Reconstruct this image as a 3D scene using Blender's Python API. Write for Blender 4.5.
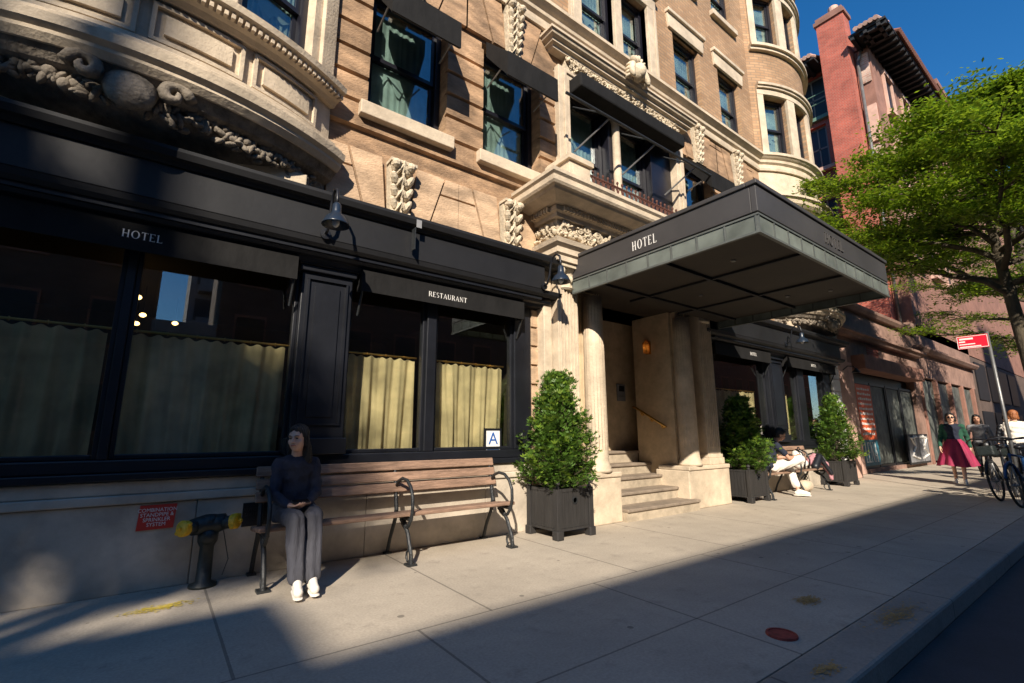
import bpy, bmesh, math, random
from mathutils import Vector, Matrix, Euler, noise
PI = math.pi
S = bpy.context.scene
for o in list(bpy.data.objects): bpy.data.objects.remove(o)
COL = S.collection

# ------------------------------------------------------------------ camera
cam_d = bpy.data.cameras.new("camera"); cam = bpy.data.objects.new("camera", cam_d); COL.objects.link(cam)
cam_d.sensor_width = 36; cam_d.lens = 470.9 / 1024 * 36; cam_d.clip_end = 2000; cam_d.clip_start = 0.05
yaw, pit, roll = math.radians(36.64), math.radians(11.02), math.radians(-0.106)
fw = Vector((math.sin(yaw) * math.cos(pit), math.cos(yaw) * math.cos(pit), math.sin(pit)))
rt = fw.cross(Vector((0, 0, 1))).normalized(); up = rt.cross(fw)
rt2 = rt * math.cos(roll) + up * math.sin(roll); up2 = up * math.cos(roll) - rt * math.sin(roll)
cam.matrix_world = Matrix(((rt2.x, up2.x, -fw.x, 0), (rt2.y, up2.y, -fw.y, 0), (rt2.z, up2.z, -fw.z, 1.2), (0, 0, 0, 1)))
S.camera = cam
# ------------------------------------------------------------------ light
SUN_EL = math.radians(33.0)
SUN_TO = Vector((-0.85, -1.0, 0)).normalized() * math.cos(SUN_EL) + Vector((0, 0, math.sin(SUN_EL)))
W = bpy.data.worlds.new("World"); S.world = W; W.use_nodes = True
wn = W.node_tree
bg = wn.nodes["Background"]; sk = wn.nodes.new("ShaderNodeTexSky"); sk.sky_type = 'NISHITA'
sk.sun_disc = False; sk.sun_elevation = SUN_EL; sk.sun_rotation = math.radians(220.4)
sk.air_density = 1.0; sk.dust_density = 0.3; sk.ozone_density = 4.5; sk.altitude = 200
hs_ = wn.nodes.new('ShaderNodeHueSaturation'); hs_.inputs['Saturation'].default_value = 1.28; hs_.inputs['Value'].default_value = 1.15; wn.links.new(sk.outputs[0], hs_.inputs['Color']); wn.links.new(hs_.outputs[0], bg.inputs[0]); bg.inputs[1].default_value = 0.085
sl = bpy.data.lights.new("sun", 'SUN'); sl.energy = 5.0; sl.angle = math.radians(0.53); sl.color = (1.0, 0.90, 0.76)
so = bpy.data.objects.new("sun", sl); COL.objects.link(so)
so.rotation_euler = SUN_TO.to_track_quat('Z', 'Y').to_euler()
S.view_settings.view_transform = 'Standard'; S.view_settings.look = 'None'
S.view_settings.exposure = 0.75; S.view_settings.gamma = 1.0
S.render.engine = 'CYCLES'
S.cycles.max_bounces = 6; S.cycles.diffuse_bounces = 3; S.cycles.glossy_bounces = 3; S.cycles.transparent_max_bounces = 12

# ------------------------------------------------------------------ materials
def mat(name, col, rough=0.7, var=0.0, scale=4.0, bump=0.0, bscale=None, stretch=None, metal=0.0, spec=0.5, col2=None, var2=0, scale2=0.8, emit=0, detail=6):
    m = bpy.data.materials.new(name); m.use_nodes = True; t = m.node_tree; L = t.links.new
    b = t.nodes["Principled BSDF"]
    b.inputs['Base Color'].default_value = (*col, 1); b.inputs['Roughness'].default_value = rough
    b.inputs['Metallic'].default_value = metal; b.inputs['Specular IOR Level'].default_value = spec
    geo = t.nodes.new("ShaderNodeNewGeometry"); mp = t.nodes.new("ShaderNodeMapping")
    L(geo.outputs['Position'], mp.inputs[0])
    if stretch: mp.inputs['Scale'].default_value = stretch
    if var or col2:
        n = t.nodes.new("ShaderNodeTexNoise"); n.inputs['Scale'].default_value = scale; n.inputs['Detail'].default_value = detail
        n.inputs['Roughness'].default_value = 0.65
        L(mp.outputs[0], n.inputs['Vector'])
        r = t.nodes.new("ShaderNodeValToRGB"); r.color_ramp.elements[0].position = 0.32; r.color_ramp.elements[1].position = 0.68
        c2 = col2 if col2 else tuple(c * (1 - var) for c in col)
        r.color_ramp.elements[0].color = (*c2, 1); r.color_ramp.elements[1].color = (*tuple(min(1, c * (1 + var * .6)) for c in col), 1)
        L(n.outputs['Fac'], r.inputs[0]); out = r.outputs[0]
        if var2:
            n2 = t.nodes.new("ShaderNodeTexNoise"); n2.inputs['Scale'].default_value = scale2; n2.inputs['Detail'].default_value = 4
            L(geo.outputs['Position'], n2.inputs['Vector'])
            mr = t.nodes.new("ShaderNodeMapRange"); mr.inputs[1].default_value = .3; mr.inputs[2].default_value = .7
            mr.inputs[3].default_value = 1 - var2; mr.inputs[4].default_value = 1 + var2 * .4
            L(n2.outputs['Fac'], mr.inputs[0])
            mx = t.nodes.new("ShaderNodeVectorMath"); mx.operation = 'SCALE'; L(out, mx.inputs[0]); L(mr.outputs[0], mx.inputs['Scale']); out = mx.outputs[0]
        L(out, b.inputs['Base Color'])
    if bump:
        nb = t.nodes.new("ShaderNodeTexNoise"); nb.inputs['Scale'].default_value = bscale or scale * 6; nb.inputs['Detail'].default_value = 5
        L(mp.outputs[0], nb.inputs['Vector'])
        bp = t.nodes.new("ShaderNodeBump"); bp.inputs['Strength'].default_value = bump; bp.inputs['Distance'].default_value = 0.02
        L(nb.outputs['Fac'], bp.inputs['Height']); L(bp.outputs[0], b.inputs['Normal'])
    if emit:
        b.inputs['Emission Color'].default_value = (*col, 1); b.inputs['Emission Strength'].default_value = emit
    return m

def brick_mat(name, c1, c2, mortar, axis='x', bw=0.21, bh=0.075, ms=0.012, dirt=0.3):
    m = bpy.data.materials.new(name); m.use_nodes = True; t = m.node_tree; L = t.links.new; b = t.nodes["Principled BSDF"]
    g = t.nodes.new("ShaderNodeNewGeometry"); s = t.nodes.new("ShaderNodeSeparateXYZ"); c = t.nodes.new("ShaderNodeCombineXYZ")
    L(g.outputs['Position'], s.inputs[0])
    ad = t.nodes.new("ShaderNodeMath"); ad.operation = 'ADD'; L(s.outputs[0], ad.inputs[0]); L(s.outputs[1], ad.inputs[1])
    L(ad.outputs[0] if axis == 'xy' else s.outputs[0 if axis == 'x' else 1], c.inputs[0]); L(s.outputs[2], c.inputs[1])
    br = t.nodes.new("ShaderNodeTexBrick"); L(c.outputs[0], br.inputs['Vector'])
    br.inputs['Color1'].default_value = (*c1, 1); br.inputs['Color2'].default_value = (*c2, 1); br.inputs['Mortar'].default_value = (*mortar, 1)
    br.inputs['Scale'].default_value = 1; br.inputs['Mortar Size'].default_value = ms; br.inputs['Brick Width'].default_value = bw; br.inputs['Row Height'].default_value = bh
    n = t.nodes.new("ShaderNodeTexNoise"); n.inputs['Scale'].default_value = 1.3; n.inputs['Detail'].default_value = 8; L(g.outputs['Position'], n.inputs['Vector'])
    mr = t.nodes.new("ShaderNodeMapRange"); mr.inputs[1].default_value = .3; mr.inputs[2].default_value = .7; mr.inputs[3].default_value = 1 - dirt; mr.inputs[4].default_value = 1 + dirt * .5
    L(n.outputs['Fac'], mr.inputs[0]); mx = t.nodes.new("ShaderNodeVectorMath"); mx.operation = 'SCALE'; L(br.outputs['Color'], mx.inputs[0]); L(mr.outputs[0], mx.inputs['Scale'])
    L(mx.outputs[0], b.inputs['Base Color']); b.inputs['Roughness'].default_value = .85
    bp = t.nodes.new("ShaderNodeBump"); bp.inputs['Strength'].default_value = .5; bp.inputs['Distance'].default_value = .01; bp.invert = True
    L(br.outputs['Fac'], bp.inputs['Height']); L(bp.outputs[0], b.inputs['Normal'])
    return m

def glass_mat(name, tint=(0.8, 0.85, 0.82), refl=0.1, rough=0.0):
    m = bpy.data.materials.new(name); m.use_nodes = True; t = m.node_tree; L = t.links.new
    for n in list(t.nodes): t.nodes.remove(n)
    o = t.nodes.new("ShaderNodeOutputMaterial"); tr = t.nodes.new("ShaderNodeBsdfTransparent"); gl = t.nodes.new("ShaderNodeBsdfGlossy")
    tr.inputs[0].default_value = (*tint, 1); gl.inputs['Roughness'].default_value = rough; gl.inputs[0].default_value = (.95, .97, 1, 1)
    lw = t.nodes.new("ShaderNodeLayerWeight"); lw.inputs[0].default_value = .5
    pw = t.nodes.new("ShaderNodeMath"); pw.operation = 'POWER'; L(lw.outputs['Facing'], pw.inputs[0]); pw.inputs[1].default_value = 4.0
    ad = t.nodes.new("ShaderNodeMath"); ad.operation = 'ADD'; ad.use_clamp = True; L(pw.outputs[0], ad.inputs[0]); ad.inputs[1].default_value = .03 + refl
    mx = t.nodes.new("ShaderNodeMixShader"); L(ad.outputs[0], mx.inputs[0]); L(tr.outputs[0], mx.inputs[1]); L(gl.outputs[0], mx.inputs[2])
    L(mx.outputs[0], o.inputs[0]); return m

def trans_mat(name, col, t_amt=0.4, rough=0.6):
    m = bpy.data.materials.new(name); m.use_nodes = True; t = m.node_tree; L = t.links.new
    b = t.nodes["Principled BSDF"]; o = t.nodes["Material Output"]; b.inputs['Roughness'].default_value = rough
    g = t.nodes.new("ShaderNodeNewGeometry"); n = t.nodes.new("ShaderNodeTexNoise"); n.inputs['Scale'].default_value = 3.0; n.inputs['Detail'].default_value = 4
    L(g.outputs['Position'], n.inputs['Vector'])
    r = t.nodes.new("ShaderNodeValToRGB"); r.color_ramp.elements[0].position = .3; r.color_ramp.elements[1].position = .7
    r.color_ramp.elements[0].color = (*tuple(c * .6 for c in col), 1); r.color_ramp.elements[1].color = (*tuple(min(1, c * 1.3) for c in col), 1)
    L(n.outputs['Fac'], r.inputs[0]); L(r.outputs[0], b.inputs['Base Color'])
    tl = t.nodes.new("ShaderNodeBsdfTranslucent"); L(r.outputs[0], tl.inputs[0])
    mx = t.nodes.new("ShaderNodeMixShader"); mx.inputs[0].default_value = t_amt; L(b.outputs[0], mx.inputs[1]); L(tl.outputs[0], mx.inputs[2]); L(mx.outputs[0], o.inputs[0])
    return m

M = dict(
    brownstone=mat('brownstone', (0.42, 0.265, 0.155), .85, .55, 2.2, .6, 30, stretch=(1, 1, 3.2), var2=.45, scale2=2.2, detail=12),
    palestone=mat('pale_brownstone', (0.56, 0.385, 0.245), .85, .45, 2.6, .5, 30, stretch=(1, 1, 2.5), var2=.3, scale2=2.2, detail=12),
    limestone=mat('limestone', (0.60, 0.49, 0.36), .8, .22, 5.0, .3, 40, var2=.22, scale2=1.5),
    carved=mat('carved_stone', (0.62, 0.52, 0.38), .85, .3, 9.0, .6, 30, var2=.2),
    tanbrick=brick_mat('tan_brick', (0.44, 0.27, 0.15), (0.33, 0.19, 0.10), (0.27, 0.19, 0.12), 'x', .22, .078, .01, .25),
    redbrick=brick_mat('red_brick', (0.46, 0.10, 0.062), (0.34, 0.07, 0.045), (0.34, 0.17, 0.13), 'xy', .22, .078, .01, .35),
    palebrick=brick_mat('pale_brick', (0.55, 0.38, 0.3), (0.40, 0.2, 0.15), (0.5, 0.4, 0.33), 'y', .3, .1, .02, .3),
    shopwall=mat('shop_stucco', (0.29, 0.175, 0.135), .9, .3, 3, .3, 30, var2=.3),
    brownwall=mat('brown_stucco', (0.27, 0.135, 0.10), .9, .25, 2.5, .3, 30, var2=.2),
    pinkwall=mat('pink_stucco', (0.60, 0.38, 0.30), .85, .2, 3, .25, 30, var2=.2),
    plinth=mat('grey_marble', (0.50, 0.43, 0.345), .55, .3, 2.2, .2, 25, var2=.25, scale2=2),
    carved_shade=mat('shaded_carving', (0.24, 0.20, 0.155), .9, .5, 9.0, .7, 30, var2=.35),  # carved stone darkened in colour to stand for shade under the bay
    black=mat('black_paint', (0.009, 0.010, 0.014), .42, .35, 3, .06, 12, spec=.45),
    blackmat=mat('black_matte', (0.012, 0.012, 0.014), .7, .3, 3),
    cornice=mat('charcoal_paint', (0.013, 0.013, 0.0145), .55, .3, 1.6, .06, 12, spec=.4),
    canvas=mat('black_canvas', (0.011, 0.0105, 0.0105), .85, .45, 3, .5, 9, spec=.25, stretch=(1, 1, .5)),
    canopy=mat('canopy_black', (0.05, 0.047, 0.047), .5, .2, 1.6, .05, 10),
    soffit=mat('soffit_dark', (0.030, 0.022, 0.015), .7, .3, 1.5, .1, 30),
    sash=mat('sash_black', (0.010, 0.010, 0.016), .35, .2, 3),
    iron=mat('cast_iron', (0.018, 0.020, 0.022), .5, .3, 20, .3, 60, spec=.5),
    wood=mat('bench_wood', (0.30, 0.185, 0.125), .75, .45, 6, .5, 20, stretch=(.7, 6, 6), var2=.25, scale2=2),
    planter=mat('planter_charcoal', (0.025, 0.023, 0.022), .65, .3, 6, .3, 20, stretch=(3, 3, .5)),
    soil=mat('potting_soil', (0.03, 0.02, 0.014), 1, .3, 20, .8),
    steel=mat('galvanised', (0.20, 0.20, 0.20), .45, .3, 4, .1, metal=.6),
    brass=mat('brass', (0.55, 0.32, 0.09), .3, .2, 8, metal=.9),
    white=mat('white_paint', (0.78, 0.76, 0.72), .5, .08, 6),
    red=mat('sign_red', (0.52, 0.03, 0.02), .5, .15, 5),
    yellow=mat('cap_yellow', (0.75, 0.42, 0.015), .45, .2, 30, .2, 60),
    verdigris=mat('dark_green_bronze', (0.015, 0.021, 0.02), .5, .4, 10, .3, 40),
    curtain=trans_mat('linen_curtain', (0.68, 0.54, 0.32), .25, .9),
    netcurtain=trans_mat('net_curtain', (0.45, 0.475, 0.45), .05, .9),
    room=mat('dark_room', (0.035, 0.025, 0.018), .8, .4, 1.2),
    lamp_glow=mat('warm_globe', (1.0, .60, .22), .5, emit=4),
    letter=mat('cream_lettering', (0.75, 0.72, 0.68), .6, .05, 10),
    letter_dim=mat('dull_lettering', (0.06, 0.056, 0.054), .6, .05, 10),
    frieze=trans_mat('ribbed_glass', (0.26, 0.29, 0.26), .45, .35),
    bark=mat('tree_bark', (0.07, 0.055, 0.035), .95, .5, 9, .9, 30, stretch=(1, 1, .35)),
    leaf=trans_mat('tree_leaf', (0.24, 0.34, 0.018), .5, .5),
    leaf2=trans_mat('tree_leaf_dark', (0.13, 0.23, 0.015), .48, .5),  # darker green, mixed into the crown at random
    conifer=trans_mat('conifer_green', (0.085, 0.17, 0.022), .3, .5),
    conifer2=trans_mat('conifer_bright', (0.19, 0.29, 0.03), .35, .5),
    sky_glass=glass_mat('window_glass', (0.80, 0.88, 0.86), .10),
    shop_glass=glass_mat('shop_glass', (0.93, 0.95, 0.91), .07),
    skin=mat('skin', (0.62, 0.36, 0.25), .5, .06, 20), skin2=mat('skin_tan', (0.48, 0.25, 0.16), .5, .06, 20),
    hair=mat('black_hair', (0.010, 0.008, 0.008), .4, .4, 30, .5, 80, stretch=(6, 6, .6)),
    redhair=mat('auburn_hair', (0.30, 0.10, 0.03), .5, .4, 30, .5, 80),
    navy=mat('navy_knit', (0.012, 0.016, 0.034), .9, .3, 30, .4, 90),
    charcoal=mat('charcoal_trousers', (0.05, 0.05, 0.062), .85, .25, 12, .4, 30, stretch=(3, 3, .5)),
    magenta=mat('magenta_skirt', (0.27, 0.010, 0.055), .75, .3, 6, .3, 20, stretch=(4, 4, .4)),
    greenknit=mat('dark_green_knit', (0.012, 0.07, 0.04), .9, .3, 20),
    offwhite=mat('off_white_cloth', (0.74, 0.68, 0.6), .85, .12, 10, .3, 30),
    lips=mat('lips', (0.42, 0.12, 0.09), .45), eye=mat('eye_dark', (0.01, 0.008, 0.008), .2),
    orange=mat('poster_orange', (0.70, 0.12, 0.035), .5, .2, 4), tealp=mat('poster_teal', (0.03, 0.16, 0.22), .5, .4, 5),
    blue=mat('bike_blue', (0.01, 0.045, 0.13), .35), rubber=mat('rubber', (0.015, 0.015, 0.015), .8),
    pinkfab=mat('pink_jacket', (0.42, 0.20, 0.22), .85, .2, 20), signred=mat('street_sign_red', (0.72, 0.01, 0.03), .35),
    graffiti=mat('grimy_shutter', (0.16, 0.17, 0.15), .5, 0, 3.2, .2, 12, col2=(0.012, 0.018, 0.017), stretch=(2.2, 1, .8), detail=9),
    copper=mat('copper_green', (0.12, 0.22, 0.16), .7, .3, 5), cream=mat('cream_wall', (0.5, 0.42, 0.28), .8, .15, 2),
    greywall=mat('grey_concrete', (0.22, 0.22, 0.23), .85, .2, 1.5), darkwall=mat('dark_facade', (0.11, 0.075, 0.06), .85, .3, 1.5),
    whitetrim=mat('white_trim', (0.7, 0.7, 0.7), .6, .1, 3), tile=mat('roof_tile', (0.22, 0.09, 0.06), .85, .4, 8, .4),
)

# ------------------------------------------------------------------ mesh builder
class MB:
    def __init__(s): s.v = []; s.f = []
    def add(s, vs, fs):
        n = len(s.v); s.v += [tuple(p) for p in vs]; s.f += [tuple(i + n for i in f) for f in fs]; return s
    def box(s, x0, x1, y0, y1, z0, z1):
        return s.add([(x0, y0, z0), (x1, y0, z0), (x1, y1, z0), (x0, y1, z0), (x0, y0, z1), (x1, y0, z1), (x1, y1, z1), (x0, y1, z1)],
                     [(0, 3, 2, 1), (4, 5, 6, 7), (0, 1, 5, 4), (1, 2, 6, 5), (2, 3, 7, 6), (3, 0, 4, 7)])
    def obox(s, c, sx, sy, sz, rot):            # oriented box about centre
        m = Euler(rot).to_matrix(); c = Vector(c); q = []
        for k in ((-1, -1, -1), (1, -1, -1), (1, 1, -1), (-1, 1, -1), (-1, -1, 1), (1, -1, 1), (1, 1, 1), (-1, 1, 1)):
            q.append(c + m @ Vector((k[0] * sx / 2, k[1] * sy / 2, k[2] * sz / 2)))
        return s.add(q, [(0, 3, 2, 1), (4, 5, 6, 7), (0, 1, 5, 4), (1, 2, 6, 5), (2, 3, 7, 6), (3, 0, 4, 7)])
    def prism(s, poly, a0, a1, axis='y'):       # poly of 2D points extruded along axis
        n = len(poly); q = []
        for a in (a0, a1):
            for p in poly:
                q.append((p[0], a, p[1]) if axis == 'y' else (a, p[0], p[1]) if axis == 'x' else (p[0], p[1], a))
        fs = [tuple(range(n - 1, -1, -1)), tuple(range(n, 2 * n))]
        for i in range(n): j = (i + 1) % n; fs.append((i, j, j + n, i + n))
        return s.add(q, fs)
    def tube(s, pts, r, n=8, caps=True, flat=None):
        pts = [Vector(p) for p in pts]; N = len(pts)
        rs = r if isinstance(r, (list, tuple)) else [r] * N
        base = len(s.v); prev = None
        for i, p in enumerate(pts):
            d = (pts[min(i + 1, N - 1)] - pts[max(i - 1, 0)])
            if d.length < 1e-9: d = Vector((0, 0, 1))
            d.normalize()
            if prev is None:
                a = Vector((0, 0, 1)) if abs(d.z) < .9 else Vector((1, 0, 0)); u = d.cross(a).normalized()
            else:
                u = (prev - d * prev.dot(d)); u = u.normalized() if u.length > 1e-6 else d.orthogonal().normalized()
            prev = u; w = d.cross(u)
            for k in range(n):
                t = 2 * PI * k / n; s.v.append(tuple(p + (u * math.cos(t) + w * math.sin(t)) * rs[i]))
        for i in range(N - 1):
            for k in range(n):
                a = base + i * n + k; b = base + i * n + (k + 1) % n; s.f.append((a, b, b + n, a + n))
        if caps:
            s.f.append(tuple(base + k for k in range(n - 1, -1, -1))); s.f.append(tuple(base + (N - 1) * n + k for k in range(n)))
        return s
    def lathe(s, prof, c=(0, 0, 0), n=20, a0=0, a1=2 * PI, m=None):
        full = abs(a1 - a0 - 2 * PI) < 1e-6; k = n if full else n + 1; base = len(s.v)
        for r, z in prof:
            for i in range(k):
                t = a0 + (a1 - a0) * i / n; p = Vector((r * math.cos(t), r * math.sin(t), z))
                if m: p = m @ p
                s.v.append((p.x + c[0], p.y + c[1], p.z + c[2]))
        for j in range(len(prof) - 1):
            for i in range(n if full else n):
                a = base + j * k + i; b = base + j * k + (i + 1) % k; s.f.append((a, b, b + k, a + k))
        if full:
            s.f.append(tuple(base + i for i in range(k - 1, -1, -1))); s.f.append(tuple(base + (len(prof) - 1) * k + i for i in range(k)))
        return s
    def ell(s, c, r, rot=(0, 0, 0), n=10, m=6):
        R_ = Euler(rot).to_matrix() if not isinstance(rot, Matrix) else rot; c = Vector(c); base = len(s.v)
        s.v.append(tuple(c + R_ @ Vector((0, 0, r[2]))))
        for j in range(1, m):
            ph = PI * j / m
            for i in range(n):
                t = 2 * PI * i / n; s.v.append(tuple(c + R_ @ Vector((r[0] * math.sin(ph) * math.cos(t), r[1] * math.sin(ph) * math.sin(t), r[2] * math.cos(ph)))))
        s.v.append(tuple(c + R_ @ Vector((0, 0, -r[2])))); last = len(s.v) - 1
        for i in range(n):
            s.f.append((base, base + 1 + i, base + 1 + (i + 1) % n))
            s.f.append((last, base + 1 + (m - 2) * n + (i + 1) % n, base + 1 + (m - 2) * n + i))
        for j in range(m - 2):
            for i in range(n):
                a = base + 1 + j * n + i; b = base + 1 + j * n + (i + 1) % n; s.f.append((a, a + n, b + n, b))
        return s
    def sweep(s, path, prof, ends=True):
        """prof: closed polygon of (out, z); path: plan polyline, outward = right-hand side of travel"""
        P = [Vector((p[0], p[1])) for p in path]; N = len(P); n = len(prof); base = len(s.v)
        for i in range(N):
            ds = []
            if i > 0: ds.append((P[i] - P[i - 1]).normalized())
            if i < N - 1: ds.append((P[i + 1] - P[i]).normalized())
            nr = [Vector((d.y, -d.x)) for d in ds]; m = sum(nr, Vector((0, 0))).normalized(); k = 1 / max(.3, m.dot(nr[0]))
            for o, z in prof: q = P[i] + m * (o * k); s.v.append((q.x, q.y, z))
        for i in range(N - 1):
            for j in range(n):
                a = base + i * n + j; b = base + i * n + (j + 1) % n; s.f.append((a, b, b + n, a + n))
        if ends:
            s.f.append(tuple(base + j for j in range(n - 1, -1, -1))); s.f.append(tuple(base + (N - 1) * n + j for j in range(n)))
        return s
    def build(s, name, m, parent=None, smooth=False, bevel=0, loc=None, recalc=True):
        me = bpy.data.meshes.new(name); me.from_pydata(s.v, [], s.f); me.update()
        if recalc:
            bm = bmesh.new(); bm.from_mesh(me); bmesh.ops.recalc_face_normals(bm, faces=bm.faces); bm.to_mesh(me); bm.free()
        for mm in (m if isinstance(m, list) else [m]): me.materials.append(mm)
        if smooth: me.shade_smooth()
        o = bpy.data.objects.new(name, me); COL.objects.link(o)
        if parent is not None: o.parent = parent
        if loc: o.location = loc
        if bevel:
            b = o.modifiers.new('bevel', 'BEVEL'); b.width = bevel; b.segments = 2; b.limit_method = 'ANGLE'; b.angle_limit = .6
        return o

def tag(o, label=None, cat=None, group=None, kind=None):
    if label: o['label'] = label
    if cat: o['category'] = cat
    if group: o['group'] = group
    if kind: o['kind'] = kind
    return o
def thing(name, label, cat, loc=(0, 0, 0), group=None, rz=0):
    o = bpy.data.objects.new(name, None); o.empty_display_size = .2; COL.objects.link(o); o.location = loc; o.rotation_euler = (0, 0, rz)
    return tag(o, label, cat, group)
def copy_tree(o, parent=None):
    c = o.copy(); COL.objects.link(c)
    if parent is not None: c.parent = parent
    for ch in list(o.children): copy_tree(ch, c)
    return c
def arc_pts(c, r, a0, a1, n, plane='yz', x=0):
    out = []
    for i in range(n + 1):
        t = math.radians(a0 + (a1 - a0) * i / n); a, b = c[0] + r * math.cos(t), c[1] + r * math.sin(t)
        out.append((x, a, b) if plane == 'yz' else (a, x, b) if plane == 'xz' else (a, b, x))
    return out

def wallgrid(mb, us, z0, z1, holes, fmap, depth, backdepth=None):
    """front skin with holes (u0,u1,z0,z1) and their reveals; fmap(u,z,d)->xyz, d = depth inwards"""
    U = sorted(set([round(u, 4) for u in us] + [round(h[i], 4) for h in holes for i in (0, 1)]))
    Z = sorted(set([z0, z1] + [round(h[i], 4) for h in holes for i in (2, 3) if z0 < h[i] < z1]))
    inh = lambda u, z: any(h[0] < u < h[1] and h[2] < z < h[3] for h in holes)
    for i in range(len(U) - 1):
        for j in range(len(Z) - 1):
            if not inh((U[i] + U[i + 1]) / 2, (Z[j] + Z[j + 1]) / 2):
                mb.add([fmap(U[i], Z[j], 0), fmap(U[i + 1], Z[j], 0), fmap(U[i + 1], Z[j + 1], 0), fmap(U[i], Z[j + 1], 0)], [(0, 1, 2, 3)])
    for h in holes:
        for u in (h[0], h[1]):
            mb.add([fmap(u, h[2], 0), fmap(u, h[2], depth), fmap(u, h[3], depth), fmap(u, h[3], 0)], [(0, 1, 2, 3)])
        hu = [u for u in U if h[0] <= u <= h[1]]
        for z in (h[2], h[3]):
            for i in range(len(hu) - 1):
                mb.add([fmap(hu[i], z, 0), fmap(hu[i + 1], z, 0), fmap(hu[i + 1], z, depth), fmap(hu[i], z, depth)], [(0, 1, 2, 3)])

# serif lettering built from strokes
def glyph_strokes(ch):
    T, t = .13, .05
    R = lambda x0, x1, z0, z1: [(x0, z0), (x1, z0), (x1, z1), (x0, z1)]
    sf = lambda x, z: R(x - .05, x + T + .05, z, z + .035)
    def ring(cx, cz, rx, rz, wx, wz, a0, a1, n=14):
        out = []
        for i in range(n):
            t0 = math.radians(a0 + (a1 - a0) * i / n); t1 = math.radians(a0 + (a1 - a0) * (i + 1) / n)
            out.append([(cx + rx * math.cos(t0), cz + rz * math.sin(t0)), (cx + rx * math.cos(t1), cz + rz * math.sin(t1)),
                        (cx + (rx - wx) * math.cos(t1), cz + (rz - wz) * math.sin(t1)), (cx + (rx - wx) * math.cos(t0), cz + (rz - wz) * math.sin(t0))])
        return out
    D = {
        'H': (.82, [R(.08, .08 + T, .035, .965), R(.58, .58 + T, .035, .965), R(.08 + T, .58, .47, .53), sf(.08, 0), sf(.08, .965), sf(.58, 0), sf(.58, .965)]),
        'O': (.92, ring(.45, .5, .43, .52, .15, .05, 0, 360, 24)),
        'T': (.72, [R(.29, .29 + T, .035, .94), sf(.29, 0), R(.02, .69, .94, 1), R(.02, .06, .82, .94), R(.65, .69, .82, .94)]),
        'E': (.68, [R(.08, .08 + T, .05, .95), R(.03, .6, .95, 1), R(.03, .62, 0, .05), R(.08 + T, .48, .48, .53), R(.57, .6, .84, .95), R(.59, .62, .05, .18)]),
        'L': (.64, [R(.08, .08 + T, .05, .965), sf(.08, .965), R(.03, .6, 0, .05), R(.57, .6, .05, .2)]),
        'R': (.80, [R(.08, .08 + T, .035, .95), sf(.08, 0), R(.03, .4, .95, 1), R(.21, .4, .46, .51)] + ring(.38, .73, .26, .27, .12, .05, -90, 90, 10) + [[(.36, .48), (.5, .48), (.78, 0), (.62, 0)]]),
        'S': (.62, ring(.3, .74, .24, .26, .09, .06, 40, 260, 12) + ring(.3, .26, .26, .26, .11, .06, -140, 80, 12)),
        'A': (.84, [[(.06, .03), (.11, .03), (.42, .95), (.38, 1)], [(.38, 1), (.44, 1), (.78, .03), (.62, .03)], R(.2, .62, .3, .35), R(0, .2, 0, .03), R(.55, .86, 0, .03)]),
        'U': (.82, [R(.08, .08 + T, .3, .965), sf(.08, .965), R(.62, .67, .3, .965), R(.54, .76, .965, 1)] + ring(.375, .32, .295, .32, .13, .06, 180, 360, 12)),
        'N': (.88, [R(.1, .15, .035, .95), R(.7, .75, .035, .965), [(.04, 1), (.2, 1), (.76, 0), (.68, 0)], R(.03, .24, 0, .035), R(.6, .86, .965, 1)]),
        ' ': (.4, [])}
    return D[ch]
def lettering(mb, text, h, origin, ux, uz, thick=.006, track=.06, squeeze=1.0):
    """strokes laid on the plane at origin with unit axes ux (along) and uz (up)"""
    o = Vector(origin); ux = Vector(ux); uz = Vector(uz); nn = uz.cross(ux).normalized() * -1; x = 0
    n2 = ux.cross(uz).normalized()
    for ch in text:
        w, polys = glyph_strokes(ch)
        for poly in polys:
            n = len(poly); q = []
            for k in (0, 1):
                for p in poly: q.append(o + ux * ((x + p[0]) * h * squeeze) + uz * (p[1] * h) + n2 * (k * thick))
            fs = [tuple(range(n)), tuple(range(2 * n - 1, n - 1, -1))] + [(i, (i + 1) % n, (i + 1) % n + n, i + n) for i in range(n)]
            mb.add(q, fs)
        x += w + track
    return x * h * squeeze
def plain_text(text, size, parent, name, m, matrix, spacing=1.0, width=1.0):
    """sans lettering turned to mesh"""
    c = bpy.data.curves.new(name, 'FONT'); c.body = text; c.size = size; c.extrude = .002; c.align_x = 'CENTER'; c.align_y = 'CENTER'; c.space_line = spacing; c.resolution_u = 3
    o = bpy.data.objects.new(name, c); COL.objects.link(o); bpy.context.view_layer.update()
    me = bpy.data.meshes.new_from_object(o.evaluated_get(bpy.context.evaluated_depsgraph_get()))
    bpy.data.objects.remove(o); me.materials.clear(); me.materials.append(m)
    for v in me.vertices: v.co.x *= width
    me.transform(matrix); r = bpy.data.objects.new(name, me); COL.objects.link(r)
    if parent is not None: r.parent = parent
    return r
FACE = Matrix.Rotation(PI / 2, 4, 'X')       # text plane facing -y
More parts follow.
